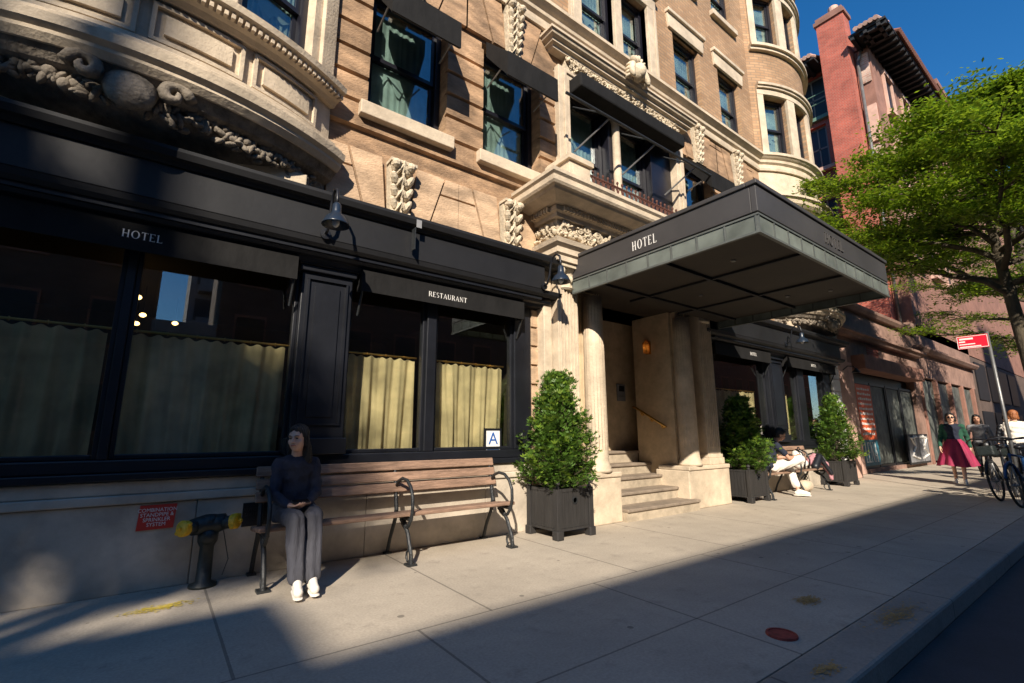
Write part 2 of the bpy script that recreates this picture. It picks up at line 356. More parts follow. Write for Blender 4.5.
# ================================================================== ground
F = 4.9                                     # facade plane
def ground_mat(name, col, jx, jy, x0, y0, var=.2, spots=.5, jw=.012):
    m = bpy.data.materials.new(name); m.use_nodes = True; t = m.node_tree; L = t.links.new; b = t.nodes["Principled BSDF"]
    g = t.nodes.new("ShaderNodeNewGeometry"); s = t.nodes.new("ShaderNodeSeparateXYZ"); L(g.outputs['Position'], s.inputs[0])
    n1 = t.nodes.new("ShaderNodeTexNoise"); n1.inputs['Scale'].default_value = 1.1; n1.inputs['Detail'].default_value = 9; n1.inputs['Roughness'].default_value = .7; L(g.outputs['Position'], n1.inputs['Vector'])
    n2 = t.nodes.new("ShaderNodeTexNoise"); n2.inputs['Scale'].default_value = 60; n2.inputs['Detail'].default_value = 4; L(g.outputs['Position'], n2.inputs['Vector'])
    r1 = t.nodes.new("ShaderNodeMapRange"); r1.inputs[1].default_value = .3; r1.inputs[2].default_value = .7; r1.inputs[3].default_value = 1 - var; r1.inputs[4].default_value = 1 + var * .5; L(n1.outputs['Fac'], r1.inputs[0])
    r2 = t.nodes.new("ShaderNodeMapRange"); r2.inputs[1].default_value = .3; r2.inputs[2].default_value = .7; r2.inputs[3].default_value = .86; r2.inputs[4].default_value = 1.08; L(n2.outputs['Fac'], r2.inputs[0])
    def M_(op, a, bb=None):
        q = t.nodes.new("ShaderNodeMath"); q.operation = op
        for i, v in enumerate((a, bb)):
            if v is None: continue
            if isinstance(v, (int, float)): q.inputs[i].default_value = v
            else: L(v, q.inputs[i])
        return q.outputs[0]
    f = M_('MULTIPLY', r1.outputs[0], r2.outputs[0])
    # gum spots: worn dark dots
    v = t.nodes.new("ShaderNodeTexVoronoi"); v.inputs['Scale'].default_value = 5.5; v.inputs['Randomness'].default_value = 1; L(g.outputs['Position'], v.inputs['Vector'])
    sz = t.nodes.new("ShaderNodeSeparateColor"); L(v.outputs['Color'], sz.inputs[0])
    rad = M_('MULTIPLY', M_('MAXIMUM', M_('SUBTRACT', sz.outputs[0], .62), 0.0), .36)
    gum = M_('LESS_THAN', v.outputs['Distance'], rad)
    f = M_('MULTIPLY', f, M_('SUBTRACT', 1, M_('MULTIPLY', gum, spots)))
    if jx:
        row = M_('LESS_THAN', s.outputs[1], y0[-1]) if isinstance(y0, tuple) else None
        xs_ = M_('ADD', s.outputs[0], M_('MULTIPLY', row, .55)) if row is not None else s.outputs[0]
        wob = M_('MULTIPLY', M_('SUBTRACT', n1.outputs['Fac'], .5), .012)
        a = M_('ABSOLUTE', M_('SUBTRACT', M_('FRACT', M_('DIVIDE', M_('SUBTRACT', M_('ADD', xs_, wob), x0 - jx / 2), jx)), .5))
        lines = [M_('LESS_THAN', a, jw / jx / 2 * 1.4)]
        for yv in (y0 if isinstance(y0, tuple) else ()): lines.append(M_('LESS_THAN', M_('ABSOLUTE', M_('SUBTRACT', M_('ADD', s.outputs[1], wob), yv)), jw * .55))
        for jn in lines: f = M_('MULTIPLY', f, M_('SUBTRACT', 1, M_('MULTIPLY', jn, .5)))
        # wandering hairline cracks and worn stains
        vc = t.nodes.new("ShaderNodeTexVoronoi"); vc.feature = 'DISTANCE_TO_EDGE'; vc.inputs['Scale'].default_value = .33
        nv = t.nodes.new("ShaderNodeVectorMath"); nv.operation = 'ADD'; L(g.outputs['Position'], nv.inputs[0])
        nn = t.nodes.new("ShaderNodeTexNoise"); nn.inputs['Scale'].default_value = 2.2; nn.inputs['Detail'].default_value = 8; L(g.outputs['Position'], nn.inputs['Vector']); L(nn.outputs['Color'], nv.inputs[1]); L(nv.outputs[0], vc.inputs['Vector'])
        cr = M_('MULTIPLY', M_('LESS_THAN', vc.outputs['Distance'], .0022), M_('GREATER_THAN', n1.outputs['Fac'], .52))
        f = M_('MULTIPLY', f, M_('SUBTRACT', 1, M_('MULTIPLY', cr, .0)))
        n3 = t.nodes.new("ShaderNodeTexNoise"); n3.inputs['Scale'].default_value = 4.5; n3.inputs['Detail'].default_value = 10; n3.inputs['Roughness'].default_value = .75; L(g.outputs['Position'], n3.inputs['Vector'])
        r3 = t.nodes.new("ShaderNodeMapRange"); r3.inputs[1].default_value = .55; r3.inputs[2].default_value = .72; r3.inputs[3].default_value = 1; r3.inputs[4].default_value = .70; L(n3.outputs['Fac'], r3.inputs[0]); f = M_('MULTIPLY', f, r3.outputs[0])
    mx = t.nodes.new("ShaderNodeVectorMath"); mx.operation = 'SCALE'; mx.inputs[0].default_value = col; L(f, mx.inputs['Scale']); L(mx.outputs[0], b.inputs['Base Color'])
    b.inputs['Roughness'].default_value = .85
    bp = t.nodes.new("ShaderNodeBump"); bp.inputs['Strength'].default_value = .35; bp.inputs['Distance'].default_value = .004; L(n2.outputs['Fac'], bp.inputs['Height']); L(bp.outputs[0], b.inputs['Normal'])
    return m
m_side = ground_mat('sidewalk_concrete', (0.42, 0.36, 0.285), 1.55, 0, 0.45, (2.0, 2.93))
m_kerb = ground_mat('kerb_stone', (0.28, 0.25, 0.21), 2.2, 0, .4, 0, .25, .3)
m_road = ground_mat('asphalt', (0.045, 0.046, 0.05), 0, 0, 0, 0, .35, .3)
def struct(o): o['kind'] = 'structure'; return o
struct(MB().box(-400, 400, -400, 400, -.30, -.16).build('ground', m_road))
struct(MB().box(-60, 120, -8.6, 1.08, -.16, -.13).build('road', m_road))
struct(MB().box(-60, 120, 1.36, 9.0, -.14, 0).build('sidewalk', m_side))
struct(MB().box(-60, 120, 1.08, 1.356, -.14, .004).build('kerb', m_kerb, bevel=.018))
struct(MB().box(-60, 120, -13.2, -8.6, -.14, 0).build('sidewalk', m_side))
# painted marks: yellow spray marks on flags and kerb
def splat(name, cx, cy, L_, w, m, seed, z=.004, ang=0, n=420):
    random.seed(seed); mb = MB()
    for k in range(n):
        a = random.gauss(0, L_ * .55); b = random.gauss(0, w); r = random.uniform(.002, .0065)
        x = cx + a * math.cos(ang) - b * math.sin(ang); y = cy + a * math.sin(ang) + b * math.cos(ang); q = []
        for i in range(7):
            t = 2 * PI * i / 7; rr = r * random.uniform(.6, 1.3); q.append((x + rr * 1.9 * math.cos(t + ang), y + rr * math.sin(t + ang)))
        mb.add([(p[0], p[1], z + k * .00001) for p in q], [tuple(range(7))])
    return mb.build(name, m)
m_faded = mat('faded_yellow_spray', (0.55, 0.42, 0.06), .9, .4, 30); m_amber = mat('amber_spray', (0.42, 0.26, 0.09), .9, .4, 30)
struct(splat('sidewalk_marking', .16, 4.36, .17, .03, m_faded, 1, ang=.1))
struct(splat('kerb_marking', 4.1, 1.22, .3, .04, m_amber, 2, z=.009))
struct(splat('sidewalk_marking', 3.95, 1.7, .1, .03, m_amber, 3))
struct(splat('kerb_marking', 2.9, 1.2, .1, .02, m_amber, 4, z=.009, n=160))
struct(splat('road_marking', 3.2, .98, .12, .05, m_amber, 5, z=-.125, n=160))
t = thing('valve_cover', 'small round red painted utility cover set in the shaded sidewalk near the kerb', 'utility cover', (3.17, 1.54, 0))
m_cov = mat('cover_red', (0.30, 0.045, 0.03), .8, .4, 20)
MB().lathe([(0, .0), (.088, 0), (.088, .008), (0, .009)], n=24).build('lid', m_cov, t)
MB().lathe([(.086, .001), (.086, .013), (.074, .013), (.074, .001)], n=24).build('rim', m_cov, t)

# ================================================================== hotel
hotel = thing('hotel_building', 'tan brick and brownstone hotel with curved bays, carved stone and columned entrance', 'building', (6.2, F, 0))
HX = Vector((-6.2, -F, 0))
def hp(o):                                   # keep world coordinates under the hotel's empty
    o.parent = hotel; o.matrix_parent_inverse = Matrix.Translation(HX); return o
BR, BC = 2.72, (12.85, 4.9 - .52 + 2.72); BH = math.asin(1.6 / BR)
BAYS = (-0.45, 12.85); ZT = 17.0
def bay_path(cx, off, n=16, extra=0.0):
    r = BR + off; yc = BC[1]; hh = math.acos(min(1, (yc - F) / r))
    return [(cx + r * math.sin(a), yc - r * math.cos(a)) for a in [(-hh + 2 * hh * i / n) for i in range(n + 1)]]
def full_path(off_=0, x0=-4.0, x1=14.5):
    """facade line with the two bays"""
    p = [(x0, F)]
    for cx in BAYS: p += bay_path(cx, 0)
    p += [(x1, F), (x1, F + 12)]
    return p
# core behind the skin
mbc = MB().box(-4, 14.46, F + .42, F + 14, 3.3, ZT)
for cx in BAYS:
    pp = bay_path(cx, -.42); mbc.prism([(p[0], p[1]) for p in pp] + [(pp[-1][0], F + .42), (pp[0][0], F + .42)], 4.0, ZT, 'z')
hp(mbc.build('inner_core', M['room']))
hp(MB().box(14.4, 14.5, F + .02, F + 14, 0, ZT).build('side_wall', M['tanbrick']))
hp(MB().box(-4, 14.5, F + 13.9, F + 14, 0, ZT).build('rear_wall', M['tanbrick']))
# ---- windows
_wc = {}
def sash_window(x, y, z0, w, h, rot=0, curtain='lace', cat='window'):
    key = (round(w, 2), round(h, 2), curtain)
    if key not in _wc:
        e = MB(); fw_ = .07
        e.box(-w / 2, -w / 2 + fw_, -.06, .08, 0, h); e.box(w / 2 - fw_, w / 2, -.06, .08, 0, h)
        e.box(-w / 2 + fw_, w / 2 - fw_, -.06, .08, h - fw_, h); e.box(-w / 2 + fw_, w / 2 - fw_, -.06, .08, 0, .05)
        s_ = .045; mid = h * .5
        for (a, b, yy) in ((.05, mid + .03, .02), (mid - .03, h - fw_, -.02)):
            e.box(-w / 2 + fw_ + .002, -w / 2 + fw_ + s_, yy, yy + .035, a + .002, b - .002); e.box(w / 2 - fw_ - s_, w / 2 - fw_ - .002, yy, yy + .035, a + .002, b - .002)
            e.box(-w / 2 + fw_ + s_, w / 2 - fw_ - s_, yy, yy + .035, a + .002, a + .055); e.box(-w / 2 + fw_ + s_, w / 2 - fw_ - s_, yy, yy + .035, b - .055, b - .002)
        f = e.build('window', M['sash']); p = MB()
        p.box(-w / 2 + fw_ + s_, w / 2 - fw_ - s_, .035, .041, .1, mid - .03); p.box(-w / 2 + fw_ + s_, w / 2 - fw_ - s_, -.008, -.002, mid + .025, h - fw_ - .05)
        g = p.build('pane', M['sky_glass'], f)
        c = MB(); n = 26; rows = []
        random.seed(int(w * 100 + h * 10))
        for half in (0, 1):
            a0, a1 = (-w / 2 + .08, -.0) if half == 0 else (.0, w / 2 - .08)
            for i in range(n):
                xa = a0 + (a1 - a0) * i / n; xb = a0 + (a1 - a0) * (i + 1) / n
                ya = .085 + .006 * math.sin(i * 1.1); yb = .085 + .006 * math.sin((i + 1) * 1.1)
                bt = .1 + (.1 if curtain == 'short' else 0)
                # swagged heads: scalloped top of the lower net and valance above
                sc = lambda q: h * .96
                c.add([(xa, ya, bt), (xb, yb, bt), (xb, yb, sc(xb)), (xa, ya, sc(xa))], [(0, 1, 2, 3)])
        v = MB()
        for i in range(40):                       # scalloped lace valance hanging in front of the net
            xa = -w / 2 + .08 + (w - .16) * i / 40; xb = xa + (w - .16) / 40
            zz = lambda q: h * .30 + h * .09 * abs(math.sin(q * 9)) + h * .03 * math.sin(q * 31)
            v.add([(xa, .066, zz(xa)), (xb, .066, zz(xb)), (xb, .066, h * .47), (xa, .066, h * .47)], [(0, 1, 2, 3)])
        c.build('curtain', M['netcurtain'], f, recalc=False)
        v.build('valance', M['netcurtain'], f, recalc=False)
        _wc[key] = f; o = f
    else: o = copy_tree(_wc[key])
    o.location = (x, y, z0); o.rotation_euler = (0, 0, rot); o.parent = hotel; o.matrix_parent_inverse = Matrix.Translation(HX)
    return o
# ---- rusticated first upper storey (z 3.4 .. 7.6)
Z1, Z2 = 3.30, 7.62
W2 = [(1.55, 2.58), (3.15, 4.18), (8.0, 9.03), (9.6, 10.63)]            # second floor windows
WZ0, WZ1 = 4.94, 6.75
ENT = (4.75, 7.45)
holes2 = [(a, b, WZ0, WZ1) for a, b in W2] + [(4.72, 7.62, 4.6, 6.85)]
bspan = [(cx - 1.6, cx + 1.6) for cx in BAYS]
segs = [(-4, bspan[0][0]), (bspan[0][1], bspan[1][0]), (bspan[1][1], 14.5)]
flat = lambda y0: (lambda u, z, d: (u, y0 + d, z))
for a, b in segs:
    wb = MB(); wallgrid(wb, [a, b], Z1, Z2, [h for h in holes2 if a < h[0] < b], flat(F + .055), .34); hp(wb.build('rusticated_wall', M['brownstone']))
# courses with the voussoirs left free
PITCH = .331; courses = MB(); vous = MB()
zb = 3.30
def sub_iv(ivs, a, b):
    out = []
    for p, q in ivs:
        if b <= p or a >= q: out.append((p, q))
        else:
            if a > p: out.append((p, a))
            if b < q: out.append((b, q))
    return out
keys_low = [1.98, 3.60, 8.52, 10.13]; keys_up = [2.065, 3.665, 8.515, 10.115]
KZ = [(3.52, 4.36), (6.80, 7.60)]
def fan_half(z, kz, hw):                      # half width of the flat arch at height z
    return hw + (z - kz[0]) * .42
i = 0
while zb + i * PITCH < Z2 - .02:
    z0 = zb + i * PITCH + .013; z1 = min(zb + (i + 1) * PITCH - .013, Z2); zm = (z0 + z1) / 2
    ivs = list(segs)
    for a, b, c, d in holes2:
        if z1 > c + .02 and z0 < d - .02: ivs = sub_iv(ivs, a, b)
    random.seed(i * 7 + 3)
    for kl, kz in ((keys_low, KZ[0]), (keys_up, KZ[1])):
        for k in kl:
            if z1 > kz[0] and z0 < kz[1]:
                h_ = .803
                ivs = sub_iv(ivs, k - h_, k + h_)
    for p, q in ivs:
        if q - p < .05: continue
        # split long courses into stones with hairline joints
        x = p
        while x < q - .01:
            L_ = random.uniform(.8, 1.5); e = min(q, x + L_)
            if q - e < .3: e = q
            c0 = .006
            lo = z0
            for (a, b, c, d) in holes2:
                pass
            courses.prism([(x + .001, z0 + .01), (x + .001, z1 - .01), (x + .001, z1)], F - .0, F + .0, 'y') if False else None
            yo = F - .004 + random.uniform(-.003, .003)
            courses.add([(x + .0015, F + .056, z0), (e - .0015, F + .056, z0), (e - .0015, F + .056, z1), (x + .0015, F + .056, z1),
                         (x + .0015, yo, z0 + .014), (e - .0015, yo, z0 + .014), (e - .0015, yo, z1 - .014), (x + .0015, yo, z1 - .014)],
                        [(4, 5, 6, 7), (0, 1, 5, 4), (1, 2, 6, 5), (2, 3, 7, 6), (3, 0, 4, 7)])
            x = e
    i += 1
for sa, sb in segs:                           # one mesh per stretch of wall
    part = MB(); nf = len(courses.v) // 8
    for q_ in range(nf):
        vs_ = courses.v[q_ * 8:q_ * 8 + 8]
        if sa - .01 < vs_[0][0] < sb: part.add(vs_, [(4, 5, 6, 7), (0, 1, 5, 4), (1, 2, 6, 5), (2, 3, 7, 6), (3, 0, 4, 7)])
    hp(part.build('stone_courses', M['brownstone']))
for kl, kz in ((keys_low, KZ[0]), (keys_up, KZ[1])):
    for k in kl:
        z0, z1 = kz; Hh = z1 - z0; vous = MB()
        for sgn in (-1, 1):
            # inner tall slanted voussoir, then a broad panel
            def q(xi0, xi1, za, zb_, sl0, sl1):
                return [(k + sgn * (xi0 + sl0 * (za - z0)), za), (k + sgn * (xi1 + sl1 * (za - z0)), za), (k + sgn * (xi1 + sl1 * (zb_ - z0)), zb_), (k + sgn * (xi0 + sl0 * (zb_ - z0)), zb_)]
            vous.prism(q(.14, .345, z0, z1, .10, .30), F - .012, F + .05, 'y')
            xo = .80; p2 = lambda z: .37 + .30 * (z - z0); zt = z0 + .60
            vous.prism([(k + sgn * p2(z0), z0), (k + sgn * (xo + .012), z0), (k + sgn * (xo + .012), zt), (k + sgn * p2(zt), zt)], F - .004, F + .05, 'y')
            vous.prism([(k + sgn * p2(zt + .028), zt + .028), (k + sgn * (xo + .012), zt + .028), (k + sgn * (xo + .012), z1), (k + sgn * p2(z1), z1)], F - .003, F + .05, 'y')
        hp(vous.build('flat_arch', M['palestone' if kz is KZ[0] else 'brownstone']))
# carved keystones
def acanthus(mb, x, y, z0, z1, w0, w1, out=.13, seed=0):
    rnd = random.Random(seed); n = 6
    mb.prism([(x - w0 / 2, z0), (x + w0 / 2, z0), (x + w1 / 2, z1), (x - w1 / 2, z1)], y - out * .35, y + .06, 'y')
    for i in range(n):
        t = (i + .5) / n; z = z0 + (z1 - z0) * t; w = w0 + (w1 - w0) * t; o = out * (.45 + .55 * t)
        for sx in (-1, 1):
            mb.ell((x + sx * w * .33, y - o * .62, z), (w * .16, .05, (z1 - z0) / n * .62), (.5, sx * .45, 0), 8, 5)
            mb.ell((x + sx * w * .12, y - o * .72, z - .02), (w * .09, .045, (z1 - z0) / n * .5), (.4, -sx * .5, 0), 8, 5)
        mb.ell((x, y - o * .85, z), (w * .08, .03, (z1 - z0) / n * .6), (.3, 0, 0), 8, 5)
    for sx in (-1, 1):
        mb.ell((x + sx * w1 * .3, y - out * .8, z1 - .05), (w1 * .2, .07, .06), (0, 0, 0), 10, 6)
    mb.box(x - w1 / 2 - .012, x + w1 / 2 + .012, y - out * 1.0, y + .03, z1 - .035, z1 + .002)
for j, (kl, kz) in enumerate(((keys_low, (3.40, 4.32)), (keys_up, (6.74, 7.58)))):
    for k in kl:
        mb = MB(); acanthus(mb, k, F - .02, kz[0], kz[1], .20, .30, seed=int(k * 10)); hp(mb.build('keystone', M['carved']))
# windows, sills and awning hoods of the second floor
for a, b in W2:
    sash_window((a + b) / 2, F + .26, WZ0 + .01, b - a - .01, WZ1 - WZ0 - .02, curtain='net')
    hp(MB().box(a - .10, b + .08, F - .10, F + .2, WZ0 - .17, WZ0).build('window_sill', M['limestone'], bevel=.01))
def awning_hood(name, label, x0, x1, y_w, z_w, y_f, z_f, val, group=None, m='canvas', scallop=False):
    cx = (x0 + x1) / 2; t = thing(name, label, 'awning', (cx, y_w, z_w), group); mb = MB()
    X0, X1 = x0 - cx, x1 - cx; dy = y_f - y_w; dz = z_f - z_w; n = 8
    for k in range(n):                              # cloth top with slight sag between ribs
        a = X0 + (X1 - X0) * k / n; b = X0 + (X1 - X0) * (k + 1) / n
        sa = .012 * math.sin(PI * (k % 2)); 
        mb.add([(a, 0, 0), (b, 0, 0), (b, dy, dz), (a, dy, dz), (a, .004, -.012), (b, .004, -.012), (b, dy + .006, dz - .012), (a, dy + .006, dz - .012)],
               [(0, 1, 2, 3), (4, 7, 6, 5)])
    mb.box(X0, X1, dy - .012, dy, dz - val, dz)
    for x in (X0, X1 - .008):
        mb.add([(x, 0, 0), (x, dy, dz), (x, dy, dz - val), (x, 0, -.25), (x + .008, 0, 0), (x + .008, dy, dz), (x + .008, dy, dz - val), (x + .008, 0, -.25)],
               [(0, 1, 2, 3), (4, 7, 6, 5), (0, 4, 5, 1), (3, 2, 6, 7), (1, 5, 6, 2)])
    mb.build('cloth', M[m], t); return t, cx, dy, dz
lab = {0: 'short black window awning nearest the left bay, above the sunlit brownstone wall', 1: 'short black window awning next left of the balcony over the entrance',
       2: 'short black window awning directly behind the canopy, right of the entrance windows', 3: 'short black window awning beside the right-hand curved bay'}
for k, (a, b) in enumerate(W2):
    aw, cx, dy, dz = awning_hood('window_awning', lab[k], a + .04, b - .10, F - .002, 6.74, 4.38, 6.20, .36, 'window awnings')
    for sx in (-1, 1):
        MB().tube([(sx * .42, .0, -.75), (sx * .42, dy + .02, dz - .1)], .012, 6).build('arm', M['steel'], aw)
    MB().tube([(-.44, dy + .015, dz - .34), (.44, dy + .015, dz - .34)], .014, 6).build('front_bar', M['blackmat'], aw)
# ---- entrance triple window with surround and pediment
su = MB()
su.box(4.50, 4.74, F - .10, F + .3, 4.6, 7.0); su.box(7.60, 7.84, F - .10, F + .3, 4.6, 7.0); su.box(4.74, 7.60, F - .10, F + .3, 6.82, 7.0)
su.box(4.60, 4.66, F - .125, F - .1, 4.6, 6.95); su.box(7.68, 7.74, F - .125, F - .1, 4.6, 6.95); su.box(4.66, 7.68, F - .125, F - .1, 6.90, 6.95)
hp(su.build('window_surround', M['limestone'], bevel=.008))
mu = MB(); mu.box(5.76, 6.06, F + .02, F + .3, 4.6, 6.82); mu.box(6.98, 7.6, F + .05, F + .3, 4.6, 6.82)
hp(mu.build('window_mullion', M['sash'], bevel=.01))
hp(MB().lathe([(.07, 0), (.09, .03), (.075, .1), (.07, 1.7), (.1, 1.78), (.12, 1.9)], (5.91, F - .02, 4.85), 14).build('mullion_column', M['limestone'], smooth=True))
for a, b in ((4.76, 5.75), (6.07, 6.97)): sash_window((a + b) / 2, F + .24, 4.75, b - a, 2.05, curtain='net')
roll_ = thing('retracted_awning', 'long rolled black awning with folding arms over the entrance balcony windows', 'awning', (6.1, F, 6.6))
MB().box(-1.34, 1.45, -.34, -.03, -.02, .24).build('hood', M['canvas'], roll_, bevel=.03)
MB().tube([(-1.85, -.52, -.52), (1.95, -.52, -.52)], .022, 8).build('front_bar', M['iron'], roll_)
for x in (-1.25, -.1, 1.1):
    MB().tube([(x, -.05, -1.0), (x + .35, -.5, -.52)], .015, 6).build('arm', M['steel'], roll_)
    MB().tube([(x, -.05, -.2), (x + .1, -.5, -.52)], .013, 6).build('arm', M['iron'], roll_)
def carve_strip(mb, x0, x1, y, z0, z1, step=.075, seed=0, depth=.05, fx=None):
    rnd = random.Random(seed); x = x0; H = z1 - z0
    while x < x1:
        for k in range(2):
            c = (x + rnd.uniform(-.02, .02), y - rnd.uniform(.2, .9) * depth, z0 + H * rnd.uniform(.12, .88)); r = rnd.uniform(.018, .036) * (H / .2) ** .5
            p = fx(c) if fx else c
            if rnd.random() < .35:
                pts = []
                for s_ in range(13):
                    t_ = s_ / 12 * 2.6 * PI; rr = r * 1.7 * (1 - s_ / 15); pts.append((p[0] + rr * math.cos(t_), p[1] - .01 * s_ / 12, p[2] + rr * math.sin(t_)))
                mb.tube(pts, r * .42, 5)
            else: mb.ell(p, (r * 1.3, depth * .7, r * .62), (rnd.uniform(-.5, .5), rnd.uniform(-1.4, 1.4), rnd.uniform(-.4, .4)), 7, 5)
        x += step * rnd.uniform(.6, 1.1)
mb = MB().box(4.66, 7.68, F - .09, F + .02, 7.002, 7.20); carve_strip(mb, 4.68, 7.66, F - .09, 7.01, 7.2, .035, 5, .07)
hp(mb.build('carved_frieze', M['carved']))
prof_ped = [(0, 7.2), (.14, 7.2), (.15, 7.24), (.2, 7.26), (.2, 7.30), (.26, 7.33), (.28, 7.38), (.30, 7.38), (.30, 7.42), (0, 7.46)]
hp(MB().sweep([(4.5, F + .05), (4.5, F), (7.84, F), (7.84, F + .05)], prof_ped).build('window_cornice', M['limestone']))
mb = MB()                                      # carved cartouche over the window cornice
mb.ell((6.2, F - .36, 7.52), (.13, .14, .17), (.2, 0, 0), 16, 10); mb.ell((6.2, F - .42, 7.50), (.085, .1, .12), (.2, 0, 0), 16, 10)
for sx in (-1, 1):
    mb.tube([(6.2 + sx * (.10 + .11 * math.sin(t * .5)), F - .34 - .02 * t, 7.68 - .09 * t + .0) for t in range(5)], [.05, .06, .055, .05, .03], 8)
    for k in range(4): mb.ell((6.2 + sx * (.16 + .02 * k), F - .3, 7.66 - k * .09), (.06, .08, .035), (0, sx * .7, 0), 8, 5)
for k in range(5): mb.ell((6.2 + (k - 2) * .06, F - .36, 7.72 + .03 * (2 - abs(k - 2))), (.035, .07, .08), (0, (k - 2) * .3, 0), 8, 5)
hp(mb.build('cartouche', M['carved'], smooth=True))
# ---- belt course running round the bays
prof_belt = [(0, 7.56), (.05, 7.56), (.06, 7.62), (.04, 7.64), (.04, 7.72), (.09, 7.76), (.10, 7.82), (.14, 7.85), (.19, 7.90), (.20, 7.90), (.20, 7.96), (.17, 7.99), (0, 8.03)]
hp(MB().sweep(full_path(), prof_belt).build('belt_course', M['limestone']))
# ---- tan brick upper storeys
W3 = [(-99, -98), (1.55, 2.5), (3.3, 4.25), (7.95, 8.92), (9.72, 10.66)]
hole3 = []
for (fl, h) in ((8.04, 1.66), (11.25, 1.6), (14.3, 1.6)):
    for a, b in W3[1:]: hole3.append((a, b, fl, fl + h))
    for a, b in ((5.12, 6.0), (6.2, 7.02)): hole3.append((a, b, fl, fl + h))
wb = MB()
for a, b in segs:
    wallgrid(wb, [a, b], Z2, ZT, [h for h in hole3 if a < h[0] < b], flat(F), .3)
hp(wb.build('brick_wall', M['tanbrick']))
for a, b, c, d in hole3: sash_window((a + b) / 2, F + .16, c + .01, b - a - .01, d - c - .02, curtain='lace')
for fl, h in ((8.04, 1.66), (11.25, 1.6), (14.3, 1.6)):
    for a, b in W3[1:]:
        hp(MB().prism([(a - .16, fl + h), (b + .16, fl + h), (b + .2, fl + h + .33), (a - .2, fl + h + .33)], F - .05, F + .05, 'y').build('lintel', M['limestone'], bevel=.008))
        hp(MB().box(a - .22, b + .22, F - .10, F + .05, fl + h + .332, fl + h + .42).build('lintel_cap', M['limestone'], bevel=.012))
        if fl > 9: hp(MB().box(a - .1, b + .1, F - .1, F + .1, fl - .14, fl).build('window_sill', M['limestone'], bevel=.01))
    sb = MB()
    for a, b in ((4.86, 5.12), (6.0, 6.2), (7.02, 7.3)): sb.box(a, b, F - .07, F + .2, fl, fl + h)
    sb.box(4.86, 7.3, F - .07, F + .2, fl + h + .002, fl + h + .3); sb.box(4.80, 7.36, F - .14, F + .1, fl + h + .302, fl + h + .4)
    for a in (4.90, 7.2): sb.box(a, a + .05, F - .09, F - .07, fl, fl + h)
    if fl > 9: sb.box(4.82, 7.34, F - .12, F + .1, fl - .16, fl - .002)
    hp(sb.build('window_surround', M['limestone'], bevel=.008))
